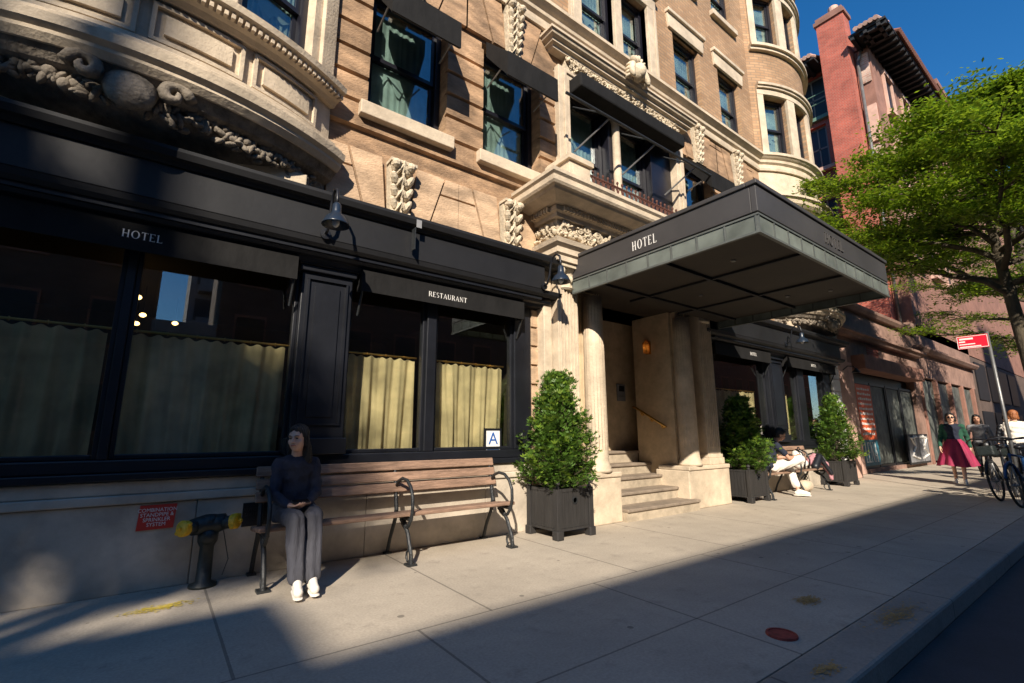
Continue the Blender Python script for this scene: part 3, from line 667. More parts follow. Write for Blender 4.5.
# ---- the two curved bays
def bay(cx):
    yc = BC[1]
    fm = lambda off: (lambda u, z, d: (cx + (BR + off - d) * math.sin(u), yc - (BR + off - d) * math.cos(u), z))
    hh = math.acos((yc - F) / BR); us = [-hh + 2 * hh * i / 24 for i in range(25)]
    wc = [(-.375, .135), (0, .135), (.375, .135)]
    holes = lambda fl, h: [(c - w, c + w, fl, fl + h) for c, w in wc]
    def us_for(hs): return us + [h[0] for h in hs] + [h[1] for h in hs]
    # lower stone storey
    hs = holes(4.92, 1.5); mb = MB(); wallgrid(mb, us_for(hs), 3.95, 7.6, hs, fm(0), .3); hp(mb.build('bay_stone_wall', M['limestone']))
    allh = holes(8.04, 1.66) + holes(11.25, 1.6) + holes(14.3, 1.6)
    mb = MB(); wallgrid(mb, us_for(allh), 7.6, ZT, allh, fm(0), .3); hp(mb.build('bay_brick_wall', M['tanbrick']))
    for fl, h in ((4.92, 1.5), (8.04, 1.66), (11.25, 1.6), (14.3, 1.6)):
        for c, w in wc:
            r = BR - .2; sash_window(cx + r * math.sin(c), yc - r * math.cos(c), fl + .01, 2 * BR * math.sin(w) - .04, h - .02, rot=c, curtain='lace' if fl > 7 else 'net')
        if fl > 7:                                # cream surround: jambs, head, sill
            mb = MB()
            def arcband(u0, u1, o0, o1, z0, z1, n=6):
                path = [(cx + BR * math.sin(u0 + (u1 - u0) * i / n), yc - BR * math.cos(u0 + (u1 - u0) * i / n)) for i in range(n + 1)]
                mb.sweep(path, [(o0, z0), (o1, z0), (o1, z1), (o0, z1)])
            e = .375 + .135
            for u0, u1 in ((-e - .06, -e), (-.24, -.135), (.135, .24), (e, e + .06)): arcband(u0, u1, -.02, .05, fl, fl + h, 3)
            arcband(-e - .06, e + .06, -.02, .06, fl + h + .002, fl + h + .16, 16)
            arcband(-e - .06, e + .06, -.02, .11, fl + h + .162, fl + h + .22, 16)
            arcband(-e - .06, e + .06, -.02, .15, fl + h + .222, fl + h + .29, 16)
            if fl > 9: arcband(-e - .08, e + .08, -.02, .15, fl - .16, fl - .08, 16); arcband(-e - .08, e + .08, -.02, .09, fl - .24, fl - .162, 16)
            hp(mb.build('bay_window_surround', M['limestone']))
    # mouldings of the stone storey
    def ring(name, prof, m='limestone'):
        hp(MB().sweep(bay_path(cx, 0, 24), prof).build(name, M[m]))
    ring('bay_base_moulding', [(0, 3.92), (.16, 3.92), (.20, 3.97), (.20, 4.00), (.24, 4.03), (.25, 4.10), (.20, 4.12), (.20, 4.16), (.15, 4.2), (.10, 4.22), (.10, 4.27), (.05, 4.30), (0, 4.30)])
    ring('bay_sill_moulding', [(0, 4.72), (.05, 4.72), (.08, 4.76), (.12, 4.78), (.13, 4.82), (.20, 4.85), (.21, 4.91), (0, 4.92)])
    ring('bay_head_moulding', [(0, 6.46), (.06, 6.46), (.07, 6.54), (.16, 6.6), (.22, 6.66), (.24, 6.74), (.30, 6.78), (.30, 6.84), (0, 6.9)])
    mb = MB()                                     # dentils under the sill
    n = 64
    for i in range(n):
        u = -hh + 2 * hh * (i + .5) / n; r = BR + .145; mb.obox((cx + r * math.sin(u), yc - r * math.cos(u), 4.80), .03, .05, .045, (0, 0, u))
    hp(mb.build('dentils', M['limestone']))
    # recessed panels: raised frame and field
    mb = MB()
    for c in (-.42, -.14, .14, .42):
        w = .125
        def ab(u0, u1, o0, o1, z0, z1, n=4):
            path = [(cx + BR * math.sin(u0 + (u1 - u0) * i / n), yc - BR * math.cos(u0 + (u1 - u0) * i / n)) for i in range(n + 1)]
            mb.sweep(path, [(o0, z0), (o1, z0), (o1, z1), (o0, z1)])
        ab(c - w, c + w, -.01, .035, 4.33, 4.36); ab(c - w, c + w, -.01, .035, 4.65, 4.68)
        ab(c - w, c - w + .012, -.01, .035, 4.36, 4.65); ab(c + w - .012, c + w, -.01, .035, 4.36, 4.65)
        ab(c - w + .035, c + w - .035, -.01, .028, 4.42, 4.60)
    for c in (-.28, 0, .28): pass
    hp(mb.build('bay_panels', M['limestone']))
    # window piers
    mb = MB()
    for u0 in (-.58, -.19, .19, .58):
        path = [(cx + BR * math.sin(u0 + d), yc - BR * math.cos(u0 + d)) for d in (-.035, 0, .035)]
        mb = MB().sweep(path, [(-.01, 4.92), (.045, 4.92), (.045, 6.46), (-.01, 6.46)]); hp(mb.build('bay_pier', M['limestone'], bevel=.01))
    # corbel: concave underside with garland
    prof = [(-.6, 3.56), (-.42, 3.57), (-.30, 3.62), (-.16, 3.72), (-.02, 3.80), (.08, 3.84), (.14, 3.92), (-.6, 3.92)]
    mb = MB(); path = []
    for i in range(25):
        t = i / 24; 
    base = bay_path(cx, 0, 24); n = len(prof); vb = []
    for i, (x, y) in enumerate(base):
        t = i / 24; dep = F - y                  # depth of the bay here
        u = math.asin((x - cx) / BR); nx, ny = math.sin(u), -math.cos(u)
        for o, z in prof:
            k = max(0, 1 + o / .6) if o < 0 else 1
            yy = y + ny * o if o >= 0 else F + .02 - (F + .02 - y) * (k ** 1.0)
            xx = x + nx * o if o >= 0 else x
            vb.append((xx, yy, z))
    fs = []
    for i in range(24):
        for j in range(n - 1): a = i * n + j; fs.append((a, a + 1, a + n + 1, a + n))
    mb.add(vb, fs); hp(mb.build('bay_corbel', M['carved_shade']))
    mb = MB(); rnd = random.Random(11)
    for i in range(110):                           # garland of fruit, leaves and scrolls
        t = (i + .5) / 110; u = (-hh + 2 * hh * t) * .96; sw = abs(math.sin(t * PI * 6))
        r = BR + .02; z = 3.80 - .05 * sw; big = .03 + .045 * (1 - abs(2 * t - 1)) * rnd.random() + .01
        dpt = min(1, (F - (yc - BR * math.cos(u))) / .25)
        p = (cx + r * math.sin(u), yc - (BR - .10 + .10 * dpt) * math.cos(u) - .01, z + rnd.uniform(-.04, .05))
        if rnd.random() < .12: mb.ell(p, (big * .8, big * .8, big * .8), (0, 0, 0), 9, 6)
        else: mb.ell(p, (big * 1.2, big * .6, big * .45), (rnd.uniform(-.8, .8), rnd.uniform(-1.5, 1.5), u), 8, 5)
        for k in range(2):
            mb.ell((p[0] + rnd.uniform(-.05, .05), p[1] + rnd.uniform(-.02, .05), p[2] + rnd.uniform(-.08, .08)), (.05, .03, .02), (rnd.uniform(-1, 1), rnd.uniform(-1.5, 1.5), 0), 7, 5)
    for s_ in (-1, 0, 1):                         # shield, with volutes beside it
        u = s_ * .0 + s_ * .42; y0 = yc - (BR + .08) * math.cos(u); x0 = cx + (BR + .08) * math.sin(u)
        if s_ == 0:
            mb.ell((x0, y0, 3.80), (.17, .10, .19), (-.3, 0, 0), 18, 12)
            for sx in (-1, 1):
                pts = [(x0 + sx * (.27 + (.11 - .008 * q) * math.cos(q * .6)), y0 - .03 - .003 * q, 3.84 + (.11 - .008 * q) * math.sin(q * .6)) for q in range(13)]
                mb.tube(pts, [.045] * 7 + [.04, .036, .03, .026, .022, .02], 8)
            for q in range(7): mb.ell((x0 + (q - 3) * .07, y0 - .02, 3.99 + .01 * (3 - abs(q - 3))), (.035, .06, .085), (-.4, (q - 3) * .25, 0), 8, 6)
    hp(mb.build('carved_garland', M['carved_shade'], smooth=True))
    # jamb quoin at the bay foot
    hp(MB().box(cx - 1.35, cx + 1.38, F - .22, F + .02, 3.545, 3.745).build('bay_foot_block', M['limestone'], bevel=.01))
for cx in BAYS: bay(cx)
# plain cornice at the very top, out of the picture
hp(MB().sweep(full_path(), [(0, ZT - .1), (.2, ZT), (.6, ZT + .3), (.6, ZT + .5), (0, ZT + .5)]).build('roof_cornice', M['limestone']))
hp(MB().box(-4, 14.5, F, F + 14, ZT - .05, ZT + .1).build('roof', M['blackmat']))

# ---- entrance: pedestals, columns, entablature, recess, steps
def pedestal(x0, x1):
    mb = MB(); mb.box(x0, x1, 4.57, F + .3, 0, .60); mb.box(x0 - .0, x1 + .0, 4.55, F + .25, .602, .67)
    mb.box(x0 - .02, x1 + .02, 4.54, F + .2, .0, .10) if False else None
    hp(mb.build('pedestal', M['limestone'], bevel=.015))
pedestal(4.08, 5.30); pedestal(6.92, 8.14)
def column(x, y, r=.155, z0=.67, z1=3.50):
    prof = [(r + .04, z0), (r + .04, z0 + .04), (r + .025, z0 + .05), (r + .03, z0 + .075), (r + .012, z0 + .09), (r, z0 + .17)]
    for k in range(9):
        t = k / 8; prof.append((r * (1 - .12 * t), z0 + .18 + (z1 - z0 - .5) * t))
    c = hp(MB().lathe(prof, (x, y, 0), 28).build('column', M['limestone'], smooth=True))
    # flutes on the upper two thirds as thin fillets
    mb = MB()
    for k in range(20):
        a = 2 * PI * k / 20; rr = r * .985; mb.tube([(x + rr * math.cos(a), y + rr * math.sin(a), z0 + .3), (x + rr * .89 * math.cos(a), y + rr * .89 * math.sin(a), z1 - .3)], .004, 5)
    hp(mb.build('column_fillets', M['limestone'], smooth=True))
def cap(x, y, r, z1, w=None, parent=None):
    mb = MB(); mb.lathe([(r + .02, z1 - .34), (r + .04, z1 - .32), (r + .01, z1 - .30), (r + .03, z1 - .12), (r + .07, z1 - .06)], (x, y, 0), 20)
    for sx in (-1, 1):
        for sy in (-1, 1):
            cxx, cyy = x + sx * (r + .05), y + sy * (r + .05)
            mb.tube([(cxx + sx * .03 * math.cos(q * .7) * (1 - q / 12), cyy + sy * .03 * math.cos(q * .7) * (1 - q / 12), z1 - .11 + .05 * math.sin(q * .7) * (1 - q / 12)) for q in range(11)], .026, 6)
            mb.ell((cxx, cyy, z1 - .11), (.055, .055, .06), (0, 0, 0), 10, 6)
    mb.box(x - r - .1, x + r + .1, y - r - .1, y + r + .1, z1 - .055, z1)
    for k in range(8):
        a = k * PI / 4; mb.ell((x + (r + .03) * math.cos(a), y + (r + .03) * math.sin(a), z1 - .2), (.03, .03, .05), (0, 0, 0), 8, 5)
    hp(mb.build('capital', M['carved'], smooth=False))
column(5.0, 4.72); column(7.21, 4.72)
def pilaster(x0, x1):
    mb = MB(); mb.box(x0, x1, 4.62, F + .1, .67, 3.34); mb.box(x0 - .03, x1 + .03, 4.58, F + .1, .672, .78); mb.box(x0 - .02, x1 + .02, 4.60, F + .1, .782, .84)
    w = (x1 - x0 - .08) / 5
    for k in range(6): xx = x0 + .04 + k * w; mb.box(xx - .012, xx + .012, 4.605, 4.62, .95, 3.2)
    hp(mb.build('pilaster', M['limestone'], bevel=.006)); cap((x0 + x1) / 2, 4.72, .14, 3.50)
pilaster(4.22, 4.60); pilaster(7.61, 8.0)
hp(MB().box(4.06, 4.20, F - .17, F + .1, .5, 3.42).build('jamb_strip', M['limestone'], bevel=.01))
hp(MB().box(8.02, 8.16, F - .17, F + .1, .5, 3.42).build('jamb_strip', M['limestone'], bevel=.01))
hp(MB().box(3.96, 4.07, F - .0, F + .1, .0, 3.42).build('brownstone_strip', M['brownstone']))
mb = MB()
for k in range(12): mb.box(4.055 - .1, 4.075 + .0, F - .03, F - .001, .55 + k * .26, .55 + k * .26 + .235)
hp(mb.build('strip_stones', M['palestone'], bevel=.006))
EX0, EX1, EY = 4.10, 8.12, 4.47
path = [(EX0, F + .02), (EX0, EY), (EX1, EY), (EX1, F + .02)]
sw = lambda nm, pr, m='limestone': hp(MB().sweep(path, pr).build(nm, M[m]))
sw('architrave', [(0, 3.502), (.02, 3.502), (.02, 3.58), (.05, 3.60), (.05, 3.68), (.10, 3.72), (.12, 3.78), (0, 3.79)])
sw('frieze_block', [(-.3, 3.50), (0, 3.50), (0, 4.30), (-.3, 4.30)])
mb = MB(); carve_strip(mb, EX0 + .03, EX1 - .03, EY, 3.82, 4.08, .035, 9, .06)
rot = lambda c: (EX0 - (EY - c[1]), EY + (c[0] - EX0), c[2])
carve_strip(mb, EX0 + .02, EX0 + .40, EY, 3.82, 4.08, .035, 10, .06, fx=rot)
hp(mb.build('carved_frieze', M['carved']))
sw('dentil_band', [(0, 4.10), (.06, 4.10), (.06, 4.16), (.10, 4.18), (.10, 4.24), (0, 4.25)])
mb = MB(); n = 72
for k in range(n): x = EX0 + (EX1 - EX0) * (k + .5) / n; mb.box(x - .016, x + .016, EY - .15, EY - .098, 4.17, 4.235)
for k in range(8): y = EY + .03 + k * .055; mb.box(EX0 - .15, EX0 - .098, y, y + .032, 4.17, 4.235)
tag(hp(mb.build('dentils', M['limestone'])), kind='stuff')
sw('balcony_cornice', [(0, 4.252), (.16, 4.252), (.34, 4.30), (.36, 4.33), (.40, 4.34), (.42, 4.37), (.42, 4.44), (.45, 4.47), (.45, 4.52), (.2, 4.56), (-.3, 4.58)])
hp(MB().box(EX0 + .0, EX1, EY, F + .2, 4.3, 4.57).build('balcony_floor', M['limestone']))
# corner plinths and iron railing
for x0, x1 in ((4.10, 4.50), (7.72, 8.12)):
    mb = MB(); mb.box(x0, x1, 4.20, 4.62, 4.56, 4.86); mb.box(x0 - .04, x1 + .04, 4.16, 4.66, 4.862, 4.93); mb.box(x0 - .02, x1 + .02, 4.18, 4.64, 4.932, 4.96)
    mb.box(x0 + .06, x1 - .06, 4.192, 4.2, 4.62, 4.80)
    mb.box(x0 - .0, x1 + .0, 4.664, F + .0, 4.56, 4.82); mb.box(x0 - .03, x1 + .03, 4.665, F + .0, 4.822, 4.88)
    hp(mb.build('balcony_plinth', M['limestone'], bevel=.008))
mb = MB(); rust = mat('rusty_railing', (0.10, 0.035, 0.022), .8, .4, 20)
mb.tube([(4.5, 4.25, 4.80), (7.72, 4.25, 4.80)], .016, 6); mb.tube([(4.5, 4.25, 4.60), (7.72, 4.25, 4.60)], .014, 6)
x = 4.56
while x < 7.7:
    mb.tube([(x + .04 * math.cos(a * .55), 4.25, 4.70 + .085 * math.sin(a * .55)) for a in range(12)], .009, 5); mb.tube([(x + .05, 4.25, 4.6), (x + .05, 4.25, 4.86)], .009, 5); mb.ell((x + .05, 4.25, 4.87), (.02, .02, .03), n=6, m=4); x += .105
hp(mb.build('balcony_railing', rust))
# recess
DK = mat('entrance_stone', (0.60, 0.46, 0.30), .8, .25, 4, .2, 30, var2=.2)
mb = MB(); mb.box(7.05, 7.4, 4.86, 5.655, .0, 3.6); mb.box(7.12, 7.4, 4.75, 4.86, .67, 3.6)
hp(mb.build('entrance_side_wall', DK, bevel=.01))
hp(MB().box(7.40, 8.14, 4.90, 5.3, .67, 3.6).build('entrance_return_wall', DK))
hp(MB().box(4.9, 5.24, 4.86, 5.52, .0, 3.6).build('entrance_side_wall', DK)); hp(MB().box(4.1, 4.9, 4.92, 5.3, .0, 3.6).build('entrance_return_wall', DK))
hp(MB().box(6.25, 7.6, 5.95, 6.2, .85, 3.6).build('entrance_back_wall', DK)); hp(MB().box(7.5, 7.8, 5.52, 5.95, .85, 3.6).build('niche_wall', DK)); hp(MB().box(4.7, 4.95, 5.52, 5.95, .85, 3.6).build('niche_wall', DK))
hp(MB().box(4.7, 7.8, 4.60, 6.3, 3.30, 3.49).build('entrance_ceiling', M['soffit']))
d = hp(MB().box(4.95, 6.25, 5.97, 6.03, .90, 3.3).build('entrance_door', M['blackmat'], bevel=.01))
MB().tube([(6.1 - 0, 5.93, 1.6), (6.1, 5.93, 2.3)], .015, 8).build('handle', M['brass'], d).matrix_parent_inverse = Matrix.Identity(4)
stm = mat('step_stone', (0.46, 0.38, 0.28), .75, .3, 7, .3, 30, var2=.2)
tread_m = mat('tread_stone', (0.24, 0.19, 0.145), .7, .3, 7, .3, 30)
zs = [.17, .345, .52, .695, .89]; ys = [4.50, 4.80, 5.10, 5.40, 5.66]
for k in range(5):
    z1 = zs[k]; z0 = 0 if k == 0 else zs[k - 1]; y1 = ys[k + 1] + .1 if k < 4 else 6.4
    hp(MB().box(5.305, 7.045, ys[k], y1, z0 + (.001 if k else 0), z1 - .045).build('step_riser', stm))
    hp(MB().box(5.305 if k < 4 else 4.96, 7.045 if k < 4 else 7.5, ys[k] - .03, y1, z1 - .044, z1).build('step_tread', tread_m, bevel=.012))
hp(MB().box(6.80, 7.04, 4.575, 5.4, 0, .0).build('cheek', stm)) if False else None
# rail, intercom, sconce (things on the wall)
t = thing('handrail', 'sloping brass handrail on the entrance side wall beside the steps', 'handrail', (7.05, 5.3, 1.5))
MB().tube([(-.08, -.32, -.20), (-.08, .28, .14), (-.08, .36, .17)], .02, 10).build('rail', M['brass'], t, smooth=True)
for y, z in ((-.22, -.20), (0, -.08), (.2, .03)): MB().tube([(0, y, z), (-.06, y, z), (-.08, y, z + .06)], .012, 8).ell((-.02, y, z), (.03, .03, .03)).build('bracket', M['brass'], t, smooth=True)
t = thing('wall_sconce', 'small lit brass and glass lantern on the pale wall right of the steps', 'lantern', (7.05, 5.3, 2.72))
MB().box(-.03, 0, -.05, .05, -.12, .12).build('back_plate', M['brass'], t, bevel=.005)
MB().lathe([(.02, -.11), (.05, -.10), (.055, .07), (.07, .075), (.02, .12), (.01, .15)], (-.08, 0, 0), 8).build('glass_shade', trans_mat('amber_glass', (.5, .25, .08), .6, .2), t)
MB().ell((-.08, 0, -.01), (.018, .018, .03)).build('bulb', M['lamp_glow'], t)
t = thing('intercom_panel', 'small grey intercom plate on the brown wall at the back of the entrance', 'intercom', (6.98, 5.95, 1.95))
MB().box(-.11, .11, -.03, -.001, -.16, .16).build('plate', M['greywall'], t, bevel=.006); MB().box(-.07, .07, -.04, -.031, .02, .12).build('screen', M['black'], t)
for k in range(3): MB().lathe([(0, 0), (.018, 0), (.018, .008), (0, .008)], (-.05 + .05 * k, -.031, -.07), 8, m=Matrix.Rotation(PI / 2, 3, 'X')).build('button', M['steel'], t)

# ---- storefronts
def curtain(x0, x1, y, z0, z1, label, group='cafe curtains in the shop windows', dens=14):
    t = thing('cafe_curtain', label, 'curtain', ((x0 + x1) / 2, y, z0), group); w = (x1 - x0) / 2; H = z1 - z0
    rnd = random.Random(int(x0 * 100)); mb = MB(); n = int((x1 - x0) * 90); rows = 7
    ph = [rnd.uniform(0, 6.3) for _ in range(6)]
    def yy(x, r):
        a = .036 * math.sin(x * dens * 2.2 + ph[0] + 1.1 * math.sin(x * 3 + ph[1]) + r * .25) + .014 * math.sin(x * dens * 5.1 + ph[2] + r * .5 * math.sin(x * 4)) + .01 * math.sin(x * 4.3 + ph[3])
        return a * (.45 + .55 * r / rows)
    vs = []
    for r in range(rows + 1):
        for i in range(n + 1):
            x = -w + 2 * w * i / n; z = H * (1 - r / rows) + (.012 * math.sin(x * dens * 4 + ph[4]) if r == 0 else 0); vs.append((x, yy(x, r), z))
    fs = [(r * (n + 1) + i, r * (n + 1) + i + 1, (r + 1) * (n + 1) + i + 1, (r + 1) * (n + 1) + i) for r in range(rows) for i in range(n)]
    mb.add(vs, fs).build('cloth', M['curtain'], t, smooth=True, recalc=False)
    MB().tube([(-w - .03, 0, H + .03), (w + .03, 0, H + .03)], .011, 8).build('rod', M['brass'], t)
    k = -w + .03
    while k < w:
        MB().lathe([(.012, -.004), (.018, -.004), (.018, .004), (.012, .004), (.012, -.004)], (k, 0, H + .03), 8, m=Matrix.Rotation(PI / 2, 3, 'Y')).build('ring', M['brass'], t); k += .22
    return t
def storefront(name, label, x0, x1, posts, sill=.84, blabel=''):
    t = thing(name, label, 'storefront', ((x0 + x1) / 2, F, 0)); off = Vector((-(x0 + x1) / 2, -F, 0))
    def P(o, parent=t):
        o.parent = parent
        if parent is t: o.matrix_parent_inverse = Matrix.Translation(off)
        return o
    B = lambda nm, m, bev, *bx: P([mb := MB(), [mb.box(*b) for b in bx], mb.build(nm, M[m], bevel=bev)][2])
    # stone plinth
    B('stone_base', 'plinth', .006, *[(a, b, F, F + .3, 0, .655) for a, b in zip([x0] + [x0 + 1.45 * k for k in range(1, int((x1 - x0) / 1.45) + 1)], [x0 + 1.45 * k - .004 for k in range(1, int((x1 - x0) / 1.45) + 1)] + [x1])])
    B('base_moulding', 'plinth', .01, (x0, x1, F - .025, F + .3, .66, .73), (x0, x1, F - .01, F + .3, .731, .835))
    # black sill, posts, transom
    B('sill', 'black', .01, (x0, x1, F - .05, F + .12, .84, .90), (x0, x1, F - .02, F + .1, .902, 1.0))
    for a, b, kind in posts:
        if kind == 'pier':
            o = B('pier', 'black', .008, (a, b, F - .06, F + .2, 1.002, 2.80), (a - .03, b + .03, F - .09, F + .2, 1.003, 1.16), (a - .03, b + .03, F - .10, F + .2, 2.80, 2.86), (a - .05, b + .05, F - .12, F + .2, 2.861, 2.90))
            MBp = MB()
            for c0, c1 in ((a + .05, a + .07), (b - .07, b - .05)): MBp.box(c0, c1, F - .085, F - .06, 1.3, 2.72)
            MBp.box(a + .05, b - .05, F - .085, F - .06, 2.722, 2.74); MBp.box(a + .05, b - .05, F - .085, F - .06, 1.28, 1.298); MBp.box(a + .13, b - .13, F - .075, F - .06, 1.36, 2.66)
            m2 = MBp.build('panel_moulding', M['black']); m2.parent = o
        else: B('mullion', 'black', .008, (a, b, F - .01, F + .09, 1.002, 2.95))
    xs = [x0] + [v for p in posts for v in p[:2]] + [x1]
    for k in range(0, len(xs), 2):
        if xs[k + 1] - xs[k] > .25:
            a, b = xs[k], xs[k + 1]
            w = B('window', 'black', .006, (a, a + .035, F + .03, F + .12, 1.003, 2.94), (b - .035, b, F + .03, F + .12, 1.003, 2.94), (a + .036, b - .036, F + .03, F + .12, 1.003, 1.04), (a + .036, b - .036, F + .03, F + .12, 2.88, 2.94))
            g = MB().box(a + .036, b - .036, F + .07, F + .078, 1.041, 2.879).build('pane', M['shop_glass']); g.parent = w
    # entablature
    B('fascia', 'cornice', .006, (x0, x1, F - .32, F + .3, 3.08, 3.40))
    B('soffit_board', 'black', 0, (x0, x1, F - .25, F + .3, 2.96, 3.078))
    path = [(x0, F + .1), (x0, F), (x1, F), (x1, F + .1)]
    P(MB().sweep(path, [(.2, 3.402), (.34, 3.402), (.36, 3.44), (.40, 3.45), (.42, 3.50), (.42, 3.53), (.1, 3.56), (.0, 3.56)]).build('cornice', M['cornice']))
    P(MB().sweep(path, [(.0, 3.0), (.27, 3.0), (.30, 3.03), (.315, 3.078), (.0, 3.078)]).build('lower_moulding', M['cornice']))
    P(MB().sweep(path, [(.0, 2.88), (.13, 2.88), (.15, 2.92), (.2, 2.93), (.22, 2.958), (0, 2.958)]).build('head_moulding', M['black']))
    # room behind
    B('room', 'room', 0, (x0, x1, F + 5.2, F + 5.3, 0, 3.3), (x0 - .1, x0, F + .31, F + 5.3, 0, 3.3), (x1, x1 + .1, F + .31, F + 5.3, 0, 3.3), (x0, x1, F + .31, F + 5.2, 3.2, 3.3), (x0, x1, F + .31, F + 5.2, .1, .2))
    return t
storefront('left_storefront' if False else 'restaurant_storefront', 'long black painted storefront left of the entrance, with wide curtained windows', -4.0, 3.96,
           [(-3.0, -2.86, 'm'), (-.345, -.28, 'm'), (1.0, 1.50, 'pier'), (2.41, 2.53, 'm'), (3.68, 3.955, 'm')])
storefront('lounge_storefront', 'shorter black painted storefront right of the entrance, behind the second bench', 8.18, 14.0,
           [(8.19, 8.45, 'm'), (10.55, 11.2, 'pier'), (12.05, 12.4, 'm'), (13.55, 13.99, 'm')])
hp(MB().box(14.0, 14.5, F - .02, F + .3, 0, 3.56).build('end_pier', M['limestone']))
mb = MB()
for k in range(11): mb.box(14.02, 14.53, F - .05, F - .02, .03 + k * .32, .33 + k * .32)
hp(mb.build('quoins', M['white'], bevel=.008))
for a, b, l in ((-2.8, -.42, 'dim linen cafe curtain behind the leftmost shaded pane'), (-.26, .96, 'linen cafe curtain in shade behind the seated woman and the fire valve'),
                (1.56, 2.38, 'sunlit linen cafe curtain in the left half of the window behind the long bench'), (2.56, 3.66, 'sunlit linen cafe curtain with the letter placard before it'),
                (8.55, 10.45, 'linen cafe curtain partly shaded by the bushy shrub and seated man'), (11.24, 12.0, 'narrow sunlit linen cafe curtain between the two right-hand black posts')):
    curtain(a, b, F + .26, 1.0, 2.05, l)
for x, y, z in ((-.35, 7.0, 2.8), (-.32, 8.0, 2.79), (-.39, 8.3, 2.72), (.05, 8.5, 2.82), (-.2, 9.2, 2.6), (2.2, 8.6, 2.86), (-1.9, 7.2, 2.5), (10.2, 7.0, 2.6), (12.0, 7.2, 2.5)):
    t = thing('pendant_lamp', 'small warm globe pendant lamp hanging inside the dark dining room', 'lamp', (x, y, z), 'globe lamps inside the restaurant')
    MB().ell((0, 0, 0), (.04, .04, .03), n=12, m=8).build('globe', M['lamp_glow'], t, smooth=True); MB().tube([(0, 0, .05), (0, 0, 3.2 - z)], .005, 5).build('cord', M['blackmat'], t)
# awnings with lettering
def shop_awning(label, x0, x1, text, tx, h=.085, z_w=2.93, zf=2.90, val=.235, yf=4.74):
    t, cx, dy, dz = awning_hood('shop_awning', label, x0, x1, F - .02, z_w, yf, zf, val, 'flat black awnings over the shop windows')
    if text:
        mb = MB(); w = lettering(mb, text, h, (tx - cx, dy - .0125, dz - val * .75 + (.04 if text == 'HOTEL' else .018)), (1, 0, 0), (0, 0, 1), .002, .1)
        mb.build('lettering', M['letter'], t)
    for sx in (x0 - cx + .02, x1 - cx - .02):
        MB().tube([(sx, .0, -.50), (sx, dy + .01, dz - .2)], .013, 6).build('arm', M['iron'], t)
    return t
shop_awning('wide black canvas awning lettered HOTEL above the shaded left window', -2.9, .93, 'HOTEL', -.40, .064)
shop_awning('black canvas awning lettered RESTAURANT above the curtained window behind the long bench', 1.56, 3.72, 'RESTAURANT', 2.33, .059)
shop_awning('black canvas awning over the window beside the right of the entrance', 8.30, 10.48, 'HOTEL', 9.6, .064)
shop_awning('black canvas awning at the far right end of the hotel front', 11.26, 13.95, 'HOTEL', 12.5, .064)
# letter grade placard in the window
t = thing('grade_placard', 'white card with a blue letter A behind the restaurant window glass', 'placard', (3.375, F + .05, 1.11))
MB().box(-.13, .13, -.012, 0, -.15, .15).build('frame', M['black'], t); MB().box(-.10, .10, -.016, -.012, -.12, .12).build('card', M['white'], t)
plain_text('A', .21, t, 'lettering', mat('placard_blue', (.02, .10, .35), .5), Matrix.Translation((0, -.018, .02)) @ FACE)
t2 = MB().box(-.09, .09, -.018, -.016, -.11, -.085).build('stripe', M['blue'], t)
t = thing('small_plaque', 'small pale square tag fixed on the upper edge of the black cornice', 'plaque', (2.06, F - .43, 3.45))
MB().box(-.03, .03, -.006, 0, -.045, .045).build('plate', M['greywall'], t); MB().box(-.045, -.035, -.004, .08, -.30, -.05).build('bracket', M['iron'], t)
# gooseneck lamps
def gooseneck(label, x, y, z, dx=0):
    t = thing('gooseneck_lamp', label, 'lamp', (x, y, z), 'gooseneck lamps on the black cornice')
    MB().lathe([(0, 0), (.06, 0), (.06, .015), (0, .02)], n=14, m=Matrix.Rotation(PI / 2, 3, 'X')).build('wall_plate', M['black'], t)
    pts = [(0, 0, 0), (0, -.08, .02), (0, -.14, .14), (0, -.17, .30), (0, -.22, .40), (0, -.30, .43), (0, -.37, .38), (0, -.39, .28), (0, -.39, .20)]
    MB().tube(pts, .017, 8).build('arm', M['black'], t, smooth=True)
    MB().lathe([(.03, .22), (.045, .20), (.05, .12), (.06, .09), (.105, .05), (.14, -.02), (.145, -.035), (.135, -.035), (.09, .04), (.03, .1)], (0, -.39, 0), 24).build('shade', mat('lamp_shade', (.012, .02, .035), .3), t, smooth=True)
    MB().ell((0, -.39, .0), (.04, .04, .06), n=10, m=8).build('bulb', M['white'], t, smooth=True)
    t.scale = (.86, .86, .86)
    return t
gooseneck('dark gooseneck lamp arching over the black cornice above the left window', 1.12, F - .33, 3.12)
gooseneck('dark gooseneck lamp before the pilaster at the near side of the canopy', 3.93, F - .33, 3.12)
gooseneck('dark gooseneck lamp on the right-hand cornice beyond the canopy', 10.9, F - .33, 3.12)

# ================================================================== entrance canopy
t = thing('entrance_canopy', 'big flat black entrance canopy with ribbed glass border, lettered HOTEL on its side', 'canopy', (6.33, 4.45, 3.1))
cp = Vector((-6.33, -4.45, -3.1))
def CP(o): o.parent = t; o.matrix_parent_inverse = Matrix.Translation(cp); return o
X0, X1, Y0, Y1 = 4.45, 8.22, 1.98, 4.57
mb = MB(); mb.box(X0, X1, Y0, Y0 + .06, 3.32, 3.60); mb.box(X0, X0 + .06, Y0 + .061, Y1, 3.32, 3.60); mb.box(X1 - .06, X1, Y0 + .061, Y1, 3.32, 3.60)
CP(mb.build('fascia', M['canopy'], bevel=.006))
mb = MB(); mb.box(X0 - .02, X1 + .02, Y0 - .02, Y0 + .09, 3.602, 3.65); mb.box(X0 - .02, X0 + .09, Y0 + .091, Y1, 3.602, 3.65); mb.box(X1 - .09, X1 + .02, Y0 + .091, Y1, 3.602, 3.65)
